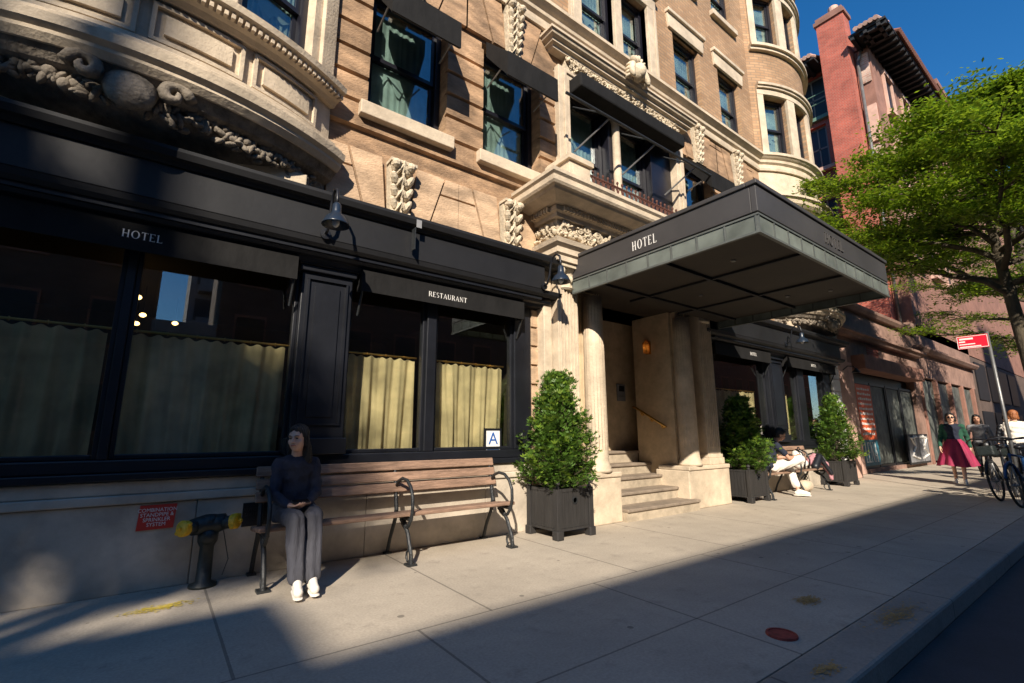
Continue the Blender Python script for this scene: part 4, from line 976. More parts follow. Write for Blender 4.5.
CP(mb.build('coping', M['canopy'], bevel=.008))
CP(MB().box(X0 + .09, X1 - .09, Y0 + .09, Y1, 3.56, 3.62).build('roof_deck', M['blackmat']))
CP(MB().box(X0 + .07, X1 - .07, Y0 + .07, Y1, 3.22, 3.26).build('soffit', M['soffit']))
g = .03
mb = MB(); mb.box(X0 + g, X1 - g, Y0 + g, Y0 + g + .02, 3.305, 3.32); mb.box(X0 + g, X0 + g + .02, Y0 + g + .02, Y1, 3.305, 3.32); mb.box(X1 - g - .02, X1 - g, Y0 + g + .02, Y1, 3.305, 3.32)
CP(mb.build('shadow_gap', M['blackmat']))
mb = MB(); fr = MB()
def gl_run(p0, p1, n, along):
    for k in range(n):
        a = p0 + (p1 - p0) * k / n + .012; b = p0 + (p1 - p0) * (k + 1) / n - .012
        yield a, b
for a, b in gl_run(X0 + .02, X1 - .02, 12, 'x'): mb.box(a, b, Y0 + .012, Y0 + .022, 3.12, 3.29)
for a, b in gl_run(Y0 + .03, Y1, 8, 'y'):
    mb.box(X0 + .012, X0 + .022, a, b, 3.12, 3.29); mb.box(X1 - .022, X1 - .012, a, b, 3.12, 3.29)
CP(mb.build('glass_panels', M['frieze']))
zl = 3.10
fr.box(X0, X1, Y0, Y0 + .035, zl, zl + .022); fr.box(X0, X0 + .035, Y0 + .036, Y1, zl, zl + .022); fr.box(X1 - .035, X1, Y0 + .036, Y1, zl, zl + .022)
fr.box(X0, X1, Y0, Y0 + .035, 3.285, 3.304); fr.box(X0, X0 + .035, Y0 + .036, Y1, 3.285, 3.304); fr.box(X1 - .035, X1, Y0 + .036, Y1, 3.285, 3.304)
for k in range(13): x = X0 + .02 + (X1 - X0 - .04) * k / 12; fr.box(x - .01, x + .01, Y0 + .004, Y0 + .03, zl + .02, 3.29)
for k in range(9):
    y = Y0 + .03 + (Y1 - Y0 - .03) * k / 8
    for x in (X0 + .004, X1 - .03): fr.box(x, x + .026, y - .01, y + .01, zl + .02, 3.29)
CP(fr.build('glass_frame', mat('zinc_frame', (.13, .14, .13), .5, .2, 5, metal=.3)))
mb = MB()
for x in (5.7, 6.95): mb.box(x - .02, x + .02, Y0 + .09, Y1, 3.19, 3.218)
mb.box(X0 + .08, X1 - .08, 3.2, 3.24, 3.18, 3.218); mb.box(X0 + .08, X1 - .08, 4.2, 4.24, 3.185, 3.219)
CP(mb.build('soffit_battens', M['blackmat']))
for x, y in ((6.3, 3.75), (7.4, 3.0), (7.6, 2.5), (5.3, 2.7)):
    CP(MB().lathe([(0, 3.205), (.028, 3.205), (.032, 3.218), (0, 3.218)], (x, y, 0), 14).build('downlight', M['steel']))
mb = MB(); lettering(mb, 'HOTEL', .115, (X0 - .002, 3.50, 3.39), (0, -1, 0), (0, 0, 1), .004, .22, .66); CP(mb.build('lettering', M['letter']))
mb = MB(); lettering(mb, 'HOTEL', .13, (6.05, Y0 - .001, 3.39), (1, 0, 0), (0, 0, 1), .01, .1); CP(mb.build('lettering', M['letter_dim']))
# ================================================================== neighbours across the street (they cast the shade)
def block(name, label, x0, x1, y0, y1, h, m, wins=True, cat='building', floor=3.2, wm='sash', pitch=2.4, wz=1.0, ww=1.1, wh=1.7):
    t = thing(name, label, cat, ((x0 + x1) / 2, y1, 0)); off = Vector((-(x0 + x1) / 2, -y1, 0))
    def P(o): o.parent = t; o.matrix_parent_inverse = Matrix.Translation(off); return o
    P(MB().box(x0, x1, y0, y1, 0, h).build('wall', M[m]))
    P(MB().box(x0 - .001, x1 + .001, y1 + .001, y1 + .35, h - .5, h - .001).build('cornice', M[m], bevel=.03))
    if wins:
        z = wz + .3; k = 0
        while z + wh < h - .8:
            n = max(1, int((x1 - x0) / pitch))
            for i in range(n):
                x = x0 + (x1 - x0) * (i + .5) / n
                f = MB().box(x - ww / 2 - .08, x + ww / 2 + .08, y1 + .002, y1 + .06, z - .1, z + wh + .12).build('window', M['brownwall' if m == 'darkwall' else 'sash']); P(f)
                g = MB().box(x - ww / 2, x + ww / 2, y1 + .061, y1 + .065, z, z + wh).build('pane', M['black']); g.parent = f
            z += floor
    return t
YO = -13.2
block('tall_apartment_block', 'tall brick block across the street, seen only as a reflection', -46, -21.0, -19.2, YO, 30, 'darkwall', pitch=3)
block('opposite_house', 'low stone house across the street, left of the alley', -13.49, -.62, -18.5, YO, 13.45, 'darkwall')
block('opposite_house', 'slightly taller stone house across the street beside the tall brick block', -20.99, -13.5, -18.5, YO, 14.45, 'darkwall')
block('opposite_house', 'low stone house across the street, right of the alley', 1.6, 60, -19.2, YO, 13.5, 'darkwall')
tc_ = thing('shade_shaft', 'unseen slender shaft added behind the low houses across the street to cast a shade strip', 'chimney', (-20.28, -18.95, 0))  # unseen shaft, added only to throw a shade strip on the left wall
MB().box(-.06, .06, -.25, .25, 0, 29).build('shaft', M['darkwall'], tc_); MB().box(-.1, .1, -.29, .29, 29.001, 29.3).build('cap', M['greywall'], tc_)
block('opposite_garage', 'one-storey building closing the alley across the street', -.61, 1.59, -20, YO - .3, 5.7, 'greywall', wins=False)
bt = block('balconied_tower', 'pale concrete tower with stacked balconies, reflected in the left window', 1.0, 9, -52, -38, 44, 'greywall', pitch=2.6, ww=1.6)
for k in range(11):
    for x in (1.6, 4.4):
        b_ = MB().box(x, x + 1.8, -38, -36.8, 3 + k * 3.4, 3.25 + k * 3.4).box(x, x + 1.8, -36.9, -36.8, 3.25 + k * 3.4, 4.1 + k * 3.4).build('balcony', M['greywall']); b_.parent = bt; b_.matrix_parent_inverse = Matrix.Translation((-(.95 + 9) / 2, 38, 0))

# ================================================================== pink shop building and red brick house
shop = thing('shop_building', 'low pinkish stucco shop building with dark grimy shutters beyond the hotel', 'building', (18, 5.3, 0))
def SP(o, par=None, tr=(-18, -5.3, 0)):
    o.parent = shop; o.matrix_parent_inverse = Matrix.Translation(tr); return o
SY = 5.3
mb = MB(); mb.box(14.52, 17.0, SY, SY + 6, 0, 5.2); mb.box(17.0, 23.2, SY, SY + 6, 3.55, 5.2); mb.box(23.2, 24.0, SY, SY + 6, 0, 5.2); mb.box(24.0, 34, SY, SY + 6, 3.4, 5.6); mb.box(17, 23.2, SY, SY + .3, 0, .12)
SP(mb.build('wall', M['shopwall']))
mb = MB(); mb.box(14.52, 15.55, SY - .36, SY, 0, 3.6); mb.box(15.56, 16.9, SY - .03, SY, 0, 3.3)
SP(mb.build('pilaster', M['pinkwall'], bevel=.02))
SP(MB().sweep([(14.9, SY + .1), (14.9, SY), (24.0, SY), (24.0, SY + .1)], [(0, 4.1), (.18, 4.1), (.25, 4.2), (.3, 4.22), (.3, 4.3), (0, 4.36)]).build('ledge', M['shopwall']))
SP(MB().sweep([(14.9, SY + .1), (14.9, SY), (24.0, SY), (24.0, SY + .1)], [(0, 5.05), (.12, 5.05), (.2, 5.15), (.22, 5.24), (0, 5.26)]).build('parapet_ledge', M['shopwall']))
SP(MB().sweep([(24.1, SY + .1), (24.1, SY), (34, SY)], [(0, 4.4), (.2, 4.4), (.3, 4.52), (.3, 4.6), (0, 4.66)]).build('ledge', M['shopwall']))
SP(MB().box(17.0, 23.2, SY - .35, SY + .2, 3.1, 3.55).build('shutter_box', M['brownwall'], bevel=.02))
SP(MB().box(17.0, 23.2, SY + .25, SY + .4, 2.8, 3.1).build('transom', M['black']))
mb = MB(); mb.box(17.0, 34, SY + .8, SY + .9, 0, 3.6); SP(mb.build('shop_back', M['room']))
for k in range(4):
    a = 17.1 + k * 1.53; b = a + 1.45
    f = SP(MB().box(a, a + .05, SY + .1, SY + .2, .12, 2.8).box(b - .05, b, SY + .1, SY + .2, .12, 2.8).box(a + .051, b - .051, SY + .1, SY + .2, 2.72, 2.8).box(a + .051, b - .051, SY + .1, SY + .2, .12, .2).build('shop_window', M['black']))
    g_ = MB().box(a + .052, b - .052, SY + .14, SY + .16, .21, 2.71).build('painted_pane', M['graffiti']); g_.parent = f
for k in range(4):
    a = 24.2 + k * 2.3; SP(MB().box(a, a + 2.1, SY + .1, SY + .2, .1, 3.3).build('shutter', M['graffiti']))
for k in range(5): SP(MB().box(24.0 + k * 2.3, 24.19 + k * 2.3, SY - .05, SY + .3, 0, 3.4).build('pier', M['brownwall'], bevel=.02))
# upper window strip of the low building
SP(MB().box(18.5, 19.6, SY - .01, SY + .05, 3.62, 4.0).build('vent_panel', M['redbrick']))
# small wall lamp
# posters
t = thing('window_poster', 'tall orange poster with a teal lettered band in the first shop window', 'poster', (17.93, SY + .09, 1.4))
MB().box(-.66, .66, -.01, 0, -.42, 1.3).build('orange_field', M['orange'], t); MB().box(-.66, .66, -.01, 0, -1.20, -.421).build('teal_field', M['tealp'], t)
mb = MB(); rnd = random.Random(4)
for r in range(10):
    x = -.56
    while x < .5:
        w = rnd.uniform(.05, .16); mb.box(x, min(x + w, .58), -.014, -.0105, 1.12 - r * .155, 1.17 - r * .155 + rnd.uniform(0, .03)); x += w + .04
tag(mb.build('small_print', M['letter'], t), kind=None)
mb = MB(); lettering(mb, 'LENA', .60, (-.56, -.0105, -1.10), (1, 0, 0), (0, 0, 1), .004, .05, .56); mb.build('lettering', M['letter'], t)
t = thing('notice_board', 'grey framed board with white scrawled marks leaning under the shop window', 'board', (21.9, SY - .12, 0))
MB().box(-1.2, 1.2, -.04, 0, .12, 1.14).build('frame', M['black'], t)
MB().box(-1.12, -.03, -.046, -.04, .19, 1.07).box(.03, 1.12, -.046, -.04, .19, 1.07).build('panel', M['greywall'], t)
mb = MB(); rnd = random.Random(9)
for cx_, s_ in ((-.56, 1.6), (.56, -1.6)):
    mb.tube([(cx_ + s_ * .2, -.055, 1.05), (cx_ - s_ * .22, -.055, 1.0), (cx_ + s_ * .05, -.055, .72), (cx_ - s_ * .24, -.055, .42), (cx_ + s_ * .22, -.055, .3)], .045, 5)
    mb.tube([(cx_, -.055, 1.1), (cx_ + .12, -.055, .8), (cx_ - .1, -.055, .6)], .03, 5)
mb.build('painted_marks', M['letter'], t)
t = thing('shop_gooseneck_lamp', 'small dark lamp casting a shadow on the pink pillar', 'lamp', (15.1, SY - .37, 2.9))
MB().tube([(0, 0, 0), (0, -.12, .1), (0, -.25, .08), (0, -.3, -.02)], .015, 6).build('arm', M['black'], t); MB().lathe([(.02, .05), (.05, 0), (.11, -.08), (.1, -.08), (.02, 0)], (0, -.3, -.02), 14).build('shade', M['black'], t)

red = thing('red_brick_house', 'tall red brick house with a big chimney and brown stuccoed front under deep tiled eaves', 'building', (24.8, 5.3, 0))
def RP(o): o.parent = red; o.matrix_parent_inverse = Matrix.Translation((-24.8, -5.3, 0)); return o
RH = 19.0
wins = [(7.35, 8.2, 16.9, 18.4), (7.4, 8.25, 12.0, 16.45)]
mb = MB(); wy = lambda u, z, d: (24.8 + d, u, z)
hs = [(7.2, 8.5, 16.6, 18.9), (7.4, 8.3, 13.9, 16.2), (7.4, 8.3, 10.0, 12.4)]
wallgrid(mb, [5.95, 12], 0, RH, hs, wy, .35)
RP(mb.build('side_wall', M['redbrick'])); RP(MB().box(25.15, 26, 5.95, 12, 0, RH).build('inner_core', M['room']))
mb = MB(); mb.box(24.8, 62, 5.3, 5.94, 5.2, RH); RP(mb.build('front_wall', M['brownwall']))
RP(MB().box(26, 62, 5.95, 16, 5.2, RH).build('rear_block', M['redbrick']))
for a, b, c, d in hs:
    f = MB().box(25.0, 25.06, a + .04, a + .12, c, d).box(25.0, 25.06, b - .12, b - .04, c, d).box(25.0, 25.06, a + .12, b - .12, d - .1, d).box(25.0, 25.06, a + .12, b - .12, c, c + .08).box(25.0, 25.06, a + .12, b - .12, (c + d) / 2 - .04, (c + d) / 2 + .04).box(25.0, 25.06, (a + b) / 2 - .03, (a + b) / 2 + .03, c + .08, d - .1).build('window', mat('grey_sash', (.15, .14, .12), .6)); RP(f)
    g_ = MB().box(25.02, 25.03, a + .12, b - .12, c + .08, d - .1).build('pane', M['black']); g_.parent = f
    RP(MB().box(24.6, 24.85, a - .2, b + .2, c - .18, c - .0).build('window_sill', M['copper'] if c > 16 else M['pinkwall']))
mb = MB()
for z in (17.2, 17.7): mb.tube([(24.5, 6.9, z), (24.5, 8.9, z)], .025, 6)
for y in (6.95, 8.85): mb.tube([(24.5, y, 16.5), (24.5, y, 17.7)], .025, 6)
RP(mb.build('window_guard', M['copper']))
ch = RP(MB().box(24.0, 24.79, 5.86, 7.0, 0, 20.9).build('chimney', M['redbrick']))
c2 = MB().box(23.92, 24.87, 5.78, 7.08, 20.902, 21.1).box(24.0, 24.79, 5.86, 7.0, 21.1, 21.3).build('cap', M['brownwall']); c2.parent = ch
c3 = MB().lathe([(.2, 21.3), (.22, 21.7), (.16, 21.75)], (24.4, 6.3, 0), 14).build('pot', M['pinkwall']); c3.parent = ch
RP(MB().box(24.72, 24.80, 5.36, 5.70, 17.2, 18.7).build('light_brick_panel', M['palebrick'])); RP(MB().box(24.72, 24.80, 5.34, 5.80, 12.6, 14.0).build('light_brick_panel', M['palebrick']))
RP(MB().box(24.70, 24.80, 5.34, 5.80, 14.2, 16.0).build('pink_panel', M['pinkwall']))
RP(MB().tube([(24.55, 5.72, 18.3), (24.55, 5.72, 4)], .07, 10).tube([(24.55, 5.72, 18.3), (24.7, 5.6, 18.9)], .07, 8).build('drain_pipe', M['steel'], smooth=True))
for x, z0, z1 in ((26.9, 16.2, 18.2), (29.6, 16.2, 18.2), (32.4, 16.2, 18.2), (35.2, 16.2, 18.2), (26.9, 12.4, 14.6), (29.6, 12.4, 14.6), (32.4, 12.4, 14.6), (35.2, 12.4, 14.6), (26.9, 8.6, 10.8), (29.6, 8.6, 10.8), (32.4, 8.6, 10.8)):
    f = RP(MB().box(x - .65, x - .5, 5.2, 5.3, z0, z1).box(x + .5, x + .65, 5.2, 5.3, z0, z1).box(x - .65, x + .65, 5.15, 5.3, z1 + .001, z1 + .2).box(x - .75, x + .75, 5.05, 5.3, z0 - .2, z0 - .001).build('window', M['pinkwall']))
    g_ = MB().box(x - .5, x + .5, 5.285, 5.299, z0, z1).build('pane', M['black']); g_.parent = f
# deep eaves with rafters and roof tiles
mb = MB(); mb.box(23.6, 62, 4.3, 5.3, RH + .05, RH + .16); mb.box(23.6, 24.8, 5.301, 5.70, RH + .05, RH + .16); mb.box(23.6, 24.8, 7.15, 13, RH + .05, RH + .16)
x = 23.7
while x < 62: mb.box(x, x + .14, 4.32, 5.3, RH - .12, RH + .049); x += .5
y = 4.5
while y < 12:
    if not 5.5 < y < 7.1: mb.box(23.62, 24.79, y, y + .14, RH - .12, RH + .049)
    y += .5
RP(mb.build('eaves', M['blackmat']))
mb = MB(); x = 25.0
while x < 62:
    mb.tube([(x + .15, 4.15, RH + .20), (x + .15, 6.4, RH + 1.3)], .10, 8); x += .19
RP(mb.build('roof', M['tile']))
for ya, yb in ((4.6, 5.55), (7.3, 12.0)):
    mb = MB(); y = ya
    while y < yb: mb.tube([(23.45, y, RH + .22), (25.4, y, RH + 1.1)], .10, 8); y += .19
    RP(mb.build('roof_edge', M['pinkwall']))
RP(MB().box(24.9, 61.8, 5.4, 16, RH + .16, RH + 1.0).build('roof_core', M['tile']))
bz = thing('distant_house', 'far cream building with a dark roof rail above the trees', 'building', (55, 6, 0))
o = MB().box(50, 60, 6.9, 15.9, 0, 30.5).build('wall', M['cream'], bz); o.matrix_parent_inverse = Matrix.Translation((-55, -6, 0))
o = MB().box(49.6, 60.4, 6.5, 6.89, 30.1, 30.6).box(50, 50.1, 6.9, 15.9, 30.51, 31.2).build('cornice', M['brownwall'], bz); o.matrix_parent_inverse = Matrix.Translation((-55, -6, 0))
block('dark_office_front', 'dark building front at the far right end of the street', 34.01, 47.5, 5.4, 5.41, .5, 'darkwall', wins=False) if False else None
fb = thing('dark_street_front', 'dark many-windowed building front far along the street behind the tree trunk', 'building', (40, 4.6, 0))
o = MB().box(34.05, 62, 5.31, 5.9, 0, 5.15).build('wall', M['darkwall'], fb); o.matrix_parent_inverse = Matrix.Translation((-40, -4.6, 0))
for k in range(4):
    for z in (.3, 2.9):
        w_ = MB().box(34.6 + k * 3.2, 37.2 + k * 3.2, 5.25, 5.309, z, z + 2).build('window', M['black'], fb); w_.matrix_parent_inverse = Matrix.Translation((-40, -4.6, 0))
for (xa, xb, ya, yb, hh_, mm_, lb) in ((70, 84, -12, 22, 26, 'darkwall', 'dark building closing the far end of the street'), (62.2, 69.5, 5.6, 20, 16, 'brownwall', 'brown row house beyond the cream building')):
    block('street_end_building', lb, xa, xb, ya, yb, hh_, mm_, wins=False)

# ================================================================== trees and shrubs
def leaf_mesh(pts, size, mats, name, parent, seed, flat=.5):
    rnd = random.Random(seed); out = [MB(), MB()]
    for (p, s_) in pts:
        mb = out[0 if rnd.random() < .62 else 1]
        n = Vector((rnd.gauss(0, flat), rnd.gauss(0, flat), 1)).normalized(); a = n.orthogonal().normalized(); b = n.cross(a); t_ = rnd.uniform(0, 2 * PI)
        u = a * math.cos(t_) + b * math.sin(t_); v = n.cross(u); L_ = size * s_ * rnd.uniform(.7, 1.3); w = L_ * .42
        p = Vector(p); mb.add([p - u * L_, p + v * w - u * L_ * .1, p + u * L_, p - v * w - u * L_ * .1], [(0, 1, 2, 3)])
    o = []
    me = out[0]; n0 = len(me.f); me.add(out[1].v, out[1].f)
    ob = me.build(name, mats, parent, recalc=False)
    for i, pl in enumerate(ob.data.polygons): pl.material_index = 0 if i < n0 else 1
    return ob
def street_tree(label, x, y, H, R_, seed, n_limb=16, leaves=42000, z_lo=3.6, lean=(0, 0), trunk_r=.17, group=None, leafs=.05):
    rnd = random.Random(seed); t = thing('street_tree', label, 'tree', (x, y, 0), group)
    tr = MB(); pts = []
    for k in range(12):
        s_ = k / 11; pts.append((lean[0] * s_ + .12 * math.sin(s_ * 5 + seed), lean[1] * s_ + .1 * math.cos(s_ * 4 + seed), H * .92 * s_))
    tr.tube(pts, [trunk_r * (1.35 if k == 0 else 1) * (1 - .075 * k) for k in range(12)], 12); tr.build('trunk', M['bark'], t, smooth=True)
    lm = MB(); clus = []
    for k in range(n_limb):
        s_ = (k + rnd.random()) / n_limb; zz = z_lo * .8 + (H * .88 - z_lo * .8) * s_; i = min(10, int(zz / (H * .92) * 11)); b0 = Vector(pts[i]).lerp(Vector(pts[i + 1]), zz / (H * .92) * 11 - i)
        a = k * 2.4 + rnd.uniform(-.4, .4); reach = R_ * (1 - .76 * s_) * rnd.uniform(.75, 1.1); rise = rnd.uniform(.15, .45) * reach * (1 + s_)
        d = Vector((math.cos(a), math.sin(a), 0)); q = [b0]
        for m in range(1, 8): f = m / 7; q.append(b0 + d * reach * f + Vector((rnd.gauss(0, .09), rnd.gauss(0, .09), rise * f ** .8 + rnd.gauss(0, .06))))
        lm.tube(q, [.065 * (1 - .12 * m) * (1.1 - .5 * s_) for m in range(8)], 6)
        for m in range(2, 8):
            for w in range(4):
                a2 = a + rnd.uniform(-1.5, 1.5); l2 = rnd.uniform(.35, 1.25) * (1 - .35 * s_); e = q[m] + Vector((math.cos(a2) * l2, math.sin(a2) * l2, rnd.uniform(-.05, .35) * l2))
                mid = q[m].lerp(e, .5) + Vector((0, 0, .06)); lm.tube([q[m], mid, e], [.018, .011, .005], 4, caps=False)
                clus.append((mid, e, l2))
    lm.build('limbs', M['bark'], t, smooth=True)
    lp = []; per = max(4, leaves // len(clus))
    for mid, e, l2 in clus:
        dens = rnd.uniform(.35, 1.6)
        for k in range(int(per * dens)):
            f = rnd.random(); c = mid.lerp(e, f * 1.25); lp.append((c + Vector((rnd.gauss(0, .20), rnd.gauss(0, .20), rnd.gauss(.0, .055))), 1))
    leaf_mesh(lp, leafs, [M['leaf'], M['leaf2']], 'crown', t, seed, .45)
    return t
street_tree('leafy green street tree by the kerb, its layered crown hiding the red brick house', 13.9, 1.30, 8.7, 4.45, 3, 26, 140000, 4.75, (.1, .1), .17, 'street trees')
street_tree('tall street tree across the road that dapples the left shopfront with shade', -13.15, -10.2, 16.7, 1.30, 21, 20, 17000, 16.45, (0, 0), .2, 'street trees', .08)
street_tree('second street tree farther down the block behind the sign pole', 22.5, 1.7, 10.5, 4.2, 8, 18, 36000, 4.2, (.3, .2), .2, 'street trees')
def conifer(label, x, y, z0, H, R_, seed, n=5200):
    rnd = random.Random(seed); t = thing('conifer_shrub', label, 'shrub', (x, y, z0), 'conical evergreen shrubs in planters')
    MB().tube([(0, 0, -.03), (.01, 0, H * .5), (0, .01, H * .93)], [.028, .018, .006], 8).build('trunk', M['bark'], t)
    A, B_, tw = MB(), MB(), MB()
    def spray(c, d0, L_, mb):
        side = d0.cross(Vector((rnd.gauss(0, .4), rnd.gauss(0, .4), 1))).normalized()
        for j in (-1, 0, 1):
            ang = j * .7; d = (d0 * math.cos(ang) + side * math.sin(ang)).normalized(); w = (side * math.cos(ang) - d0 * math.sin(ang)).normalized() * L_ * .15
            mb.add([c - w * .5, c + w * .5, c + d * L_ * .6 + w, c + d * L_, c + d * L_ * .6 - w], [(0, 1, 2, 3, 4)])
    nb = 210; per = n // nb
    for k in range(nb):                          # ascending branchlets, each feathered with sprays
        s_ = (k + rnd.random()) / nb * .97; s_ = s_ ** 1.25; a = k * 2.399 + rnd.uniform(-.5, .5)
        env = R_ * (min(1, (s_ + .12) / .2) ** .5) * (1 - s_) ** .95 * 1.12 * rnd.uniform(.70, 1.18) + .02
        o = Vector((0, 0, H * s_ * .93)); rise = .16 + .25 * s_ + rnd.uniform(-.05, .12)
        tip = o + Vector((env * math.cos(a), env * math.sin(a), min(rise, H * 1.02 - o.z)))
        tw.tube([o, o.lerp(tip, .5) + Vector((0, 0, -.02)), tip], [.006, .004, .002], 4, caps=False)
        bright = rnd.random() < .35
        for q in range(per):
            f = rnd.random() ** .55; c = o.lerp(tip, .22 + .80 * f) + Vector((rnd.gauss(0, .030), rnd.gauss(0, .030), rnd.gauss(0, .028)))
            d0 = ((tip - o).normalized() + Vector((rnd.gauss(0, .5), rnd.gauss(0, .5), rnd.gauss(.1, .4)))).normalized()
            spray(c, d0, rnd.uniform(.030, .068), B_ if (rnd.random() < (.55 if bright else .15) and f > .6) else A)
    for q in range(60): spray(Vector((rnd.gauss(0, .015), rnd.gauss(0, .015), H * rnd.uniform(.9, 1.05))), Vector((rnd.gauss(0, .4), rnd.gauss(0, .4), 1)).normalized(), .05, B_)
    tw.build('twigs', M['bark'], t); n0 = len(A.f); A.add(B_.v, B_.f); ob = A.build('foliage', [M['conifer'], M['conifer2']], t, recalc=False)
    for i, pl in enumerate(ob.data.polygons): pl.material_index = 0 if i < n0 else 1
    return t
def planter(label, x0, x1, y0, y1, H=.52):
    cx, cy = (x0 + x1) / 2, (y0 + y1) / 2; t = thing('planter_box', label, 'planter', (cx, cy, 0), 'square charcoal planters'); w, d = (x1 - x0) / 2, (y1 - y0) / 2
    for sx in (-1, 1):
        for sy in (-1, 1):
            MB().box(sx * w - .035, sx * w + .035, sy * d - .035, sy * d + .035, .08, H + .02).lathe([(.02, H + .02), (.03, H + .035), (.015, H + .05), (.034, H + .075), (.03, H + .10), (.0, H + .115)], (sx * w, sy * d, 0), 12).build('post', M['planter'], t, bevel=.004)
            MB().box(sx * w - .05, sx * w + .05, sy * d - .05, sy * d + .05, 0, .10).build('foot', M['planter'], t, bevel=.01)
    for ax in (0, 1):
        for s_ in (-1, 1):
            mb = MB(); n = 7; half = (w if ax == 0 else d) - .036
            for k in range(n):
                a = -half + 2 * half * k / n; b = a + 2 * half / n - .004
                if ax == 0: mb.box(a, b, s_ * d - .014, s_ * d + .010, .12, H - .02)
                else: mb.box(s_ * w - .014, s_ * w + .010, a, b, .12, H - .02)
            if ax == 0: mb.box(-half, half, s_ * d - .02, s_ * d + .018, H - .018, H + .015); mb.box(-half, half, s_ * d - .02, s_ * d + .018, .09, .118)
            else: mb.box(s_ * w - .02, s_ * w + .018, -half, half, H - .018, H + .015); mb.box(s_ * w - .02, s_ * w + .018, -half, half, .09, .118)
            mb.build('side_panel', M['planter'], t)
    for s_ in (-1, 1):
        R3 = Matrix.Rotation(PI / 2, 3, 'X'); MB().lathe([(.03, -.006), (.042, -.006), (.042, .006), (.03, .006), (.03, -.006)], (0 * s_, -d - .02, H - .12), 14, m=R3).build('ring_handle', M['iron'], t) if s_ < 0 else None
    MB().tube([(w + .012, -.03, H - .1), (w + .03, 0, H - .16), (w + .012, .03, H - .1)], .008, 6).build('ring_handle', M['iron'], t)
    MB().box(-w + .016, w - .016, -d + .016, d - .016, .15, H - .06).build('soil', M['soil'], t)
    return t
planter('charcoal planter box between the long bench and the entrance column', 3.82, 4.34, 4.26, 4.76, .54)
conifer('tall dense conical evergreen beside the left entrance column', 4.06, 4.50, .48, 1.40, .46, 1, 8400)
planter('charcoal planter box just right of the entrance steps', 8.42, 9.0, 4.38, 4.86, .54)
conifer('dark shaded evergreen just right of the entrance, near the seated man', 8.70, 4.60, .48, 1.30, .47, 2, 7500)
planter('charcoal planter box at the far right end of the hotel front', 12.72, 13.3, 4.38, 4.86, .54)
conifer('bright yellow-green evergreen at the right end of the hotel front', 12.95, 4.58, .48, 1.52, .50, 3, 7500)

# ================================================================== benches
def bench(label, x0, x1, irons, yf=4.33, yb=4.74):
    t = thing('park_bench', label, 'bench', ((x0 + x1) / 2, yb, 0), 'wooden slat benches with iron hoop arms'); cx = (x0 + x1) / 2; L0, L1 = x0 - cx, x1 - cx
    A = lambda y: y - yb
    rnd = random.Random(3)
    for k, y in enumerate((yf, yf + .105, yf + .21, yf + .315)):
        MB().obox((0, A(y) + .045, .445 - .012 * k), L1 - L0, .088, .035, (-.04, 0, 0)).build('seat_slat', M['wood'], t, bevel=.008)
    for k, z in enumerate((.66, .765, .87)):
        MB().obox((0, A(yb) - .035 + (z - .66) * .28, z), L1 - L0 - .02, .032, .088, (-.24, 0, 0)).build('back_slat', M['wood'], t, bevel=.008)
    for x in irons:
        x -= cx; mb = MB()
        # upright with back leg
        mb.tube([(x, A(yb) + .13, 0), (x, A(yb) + .07, .16), (x, A(yb) - .03, .34), (x, A(yb) - .06, .45), (x, A(yb) - .02, .64), (x, A(yb) + .04, .90)], [.02, .018, .02, .022, .02, .018], 8)
        mb.box(x - .035, x + .035, A(yb) + .09, A(yb) + .18, 0, .018)
        mb.build('back_leg', M['iron'], t, smooth=False)
        mb = MB(); mb.tube([(x, A(yf) - .03, 0), (x, A(yf) - .02, .10), (x, A(yf) + .06, .26), (x, A(yf) + .15, .36), (x, A(yf) + .24, .40)], [.022, .02, .02, .02, .018], 8)
        mb.box(x - .045, x + .045, A(yf) - .07, A(yf) + .03, 0, .018)
        mb.tube([(x, A(yf) + .0, .40), (x, A(yb), .40)], .02, 6)
        mb.tube(arc_pts((A(yf) + .02, .07), .055, 180, -60, 8, x=x), .011, 6)
        mb.build('front_leg', M['iron'], t)
        mb = MB()                                  # hoop arm: from the back, up, over and down below the seat front
        mb.tube([(x, A(yb) - .02, .66), (x, A(yb) - .09, .73), (x, A(yb) - .18, .76), (x, A(yf) + .12, .75), (x, A(yf) + .03, .69), (x, A(yf) - .02, .60), (x, A(yf) - .025, .50), (x, A(yf) + .0, .40), (x, A(yf) + .06, .33), (x, A(yf) + .13, .31), (x, A(yf) + .2, .345)], .017, 8)
        mb.tube([(x, A(yf) + .19, .345), (x, A(yf) + .24, .37), (x, A(yf) + .21, .42)], .014, 6)
        mb.build('arm', M['iron'], t, smooth=True)
    return t
bench('long weathered wooden bench where the woman in navy sits', .74, 3.26, (.80, 2.03, 3.20))
bench('shaded bench to the right of the entrance with the seated man and a backpack', 9.05, 11.7, (9.12, 10.4, 11.62), 4.36, 4.76)

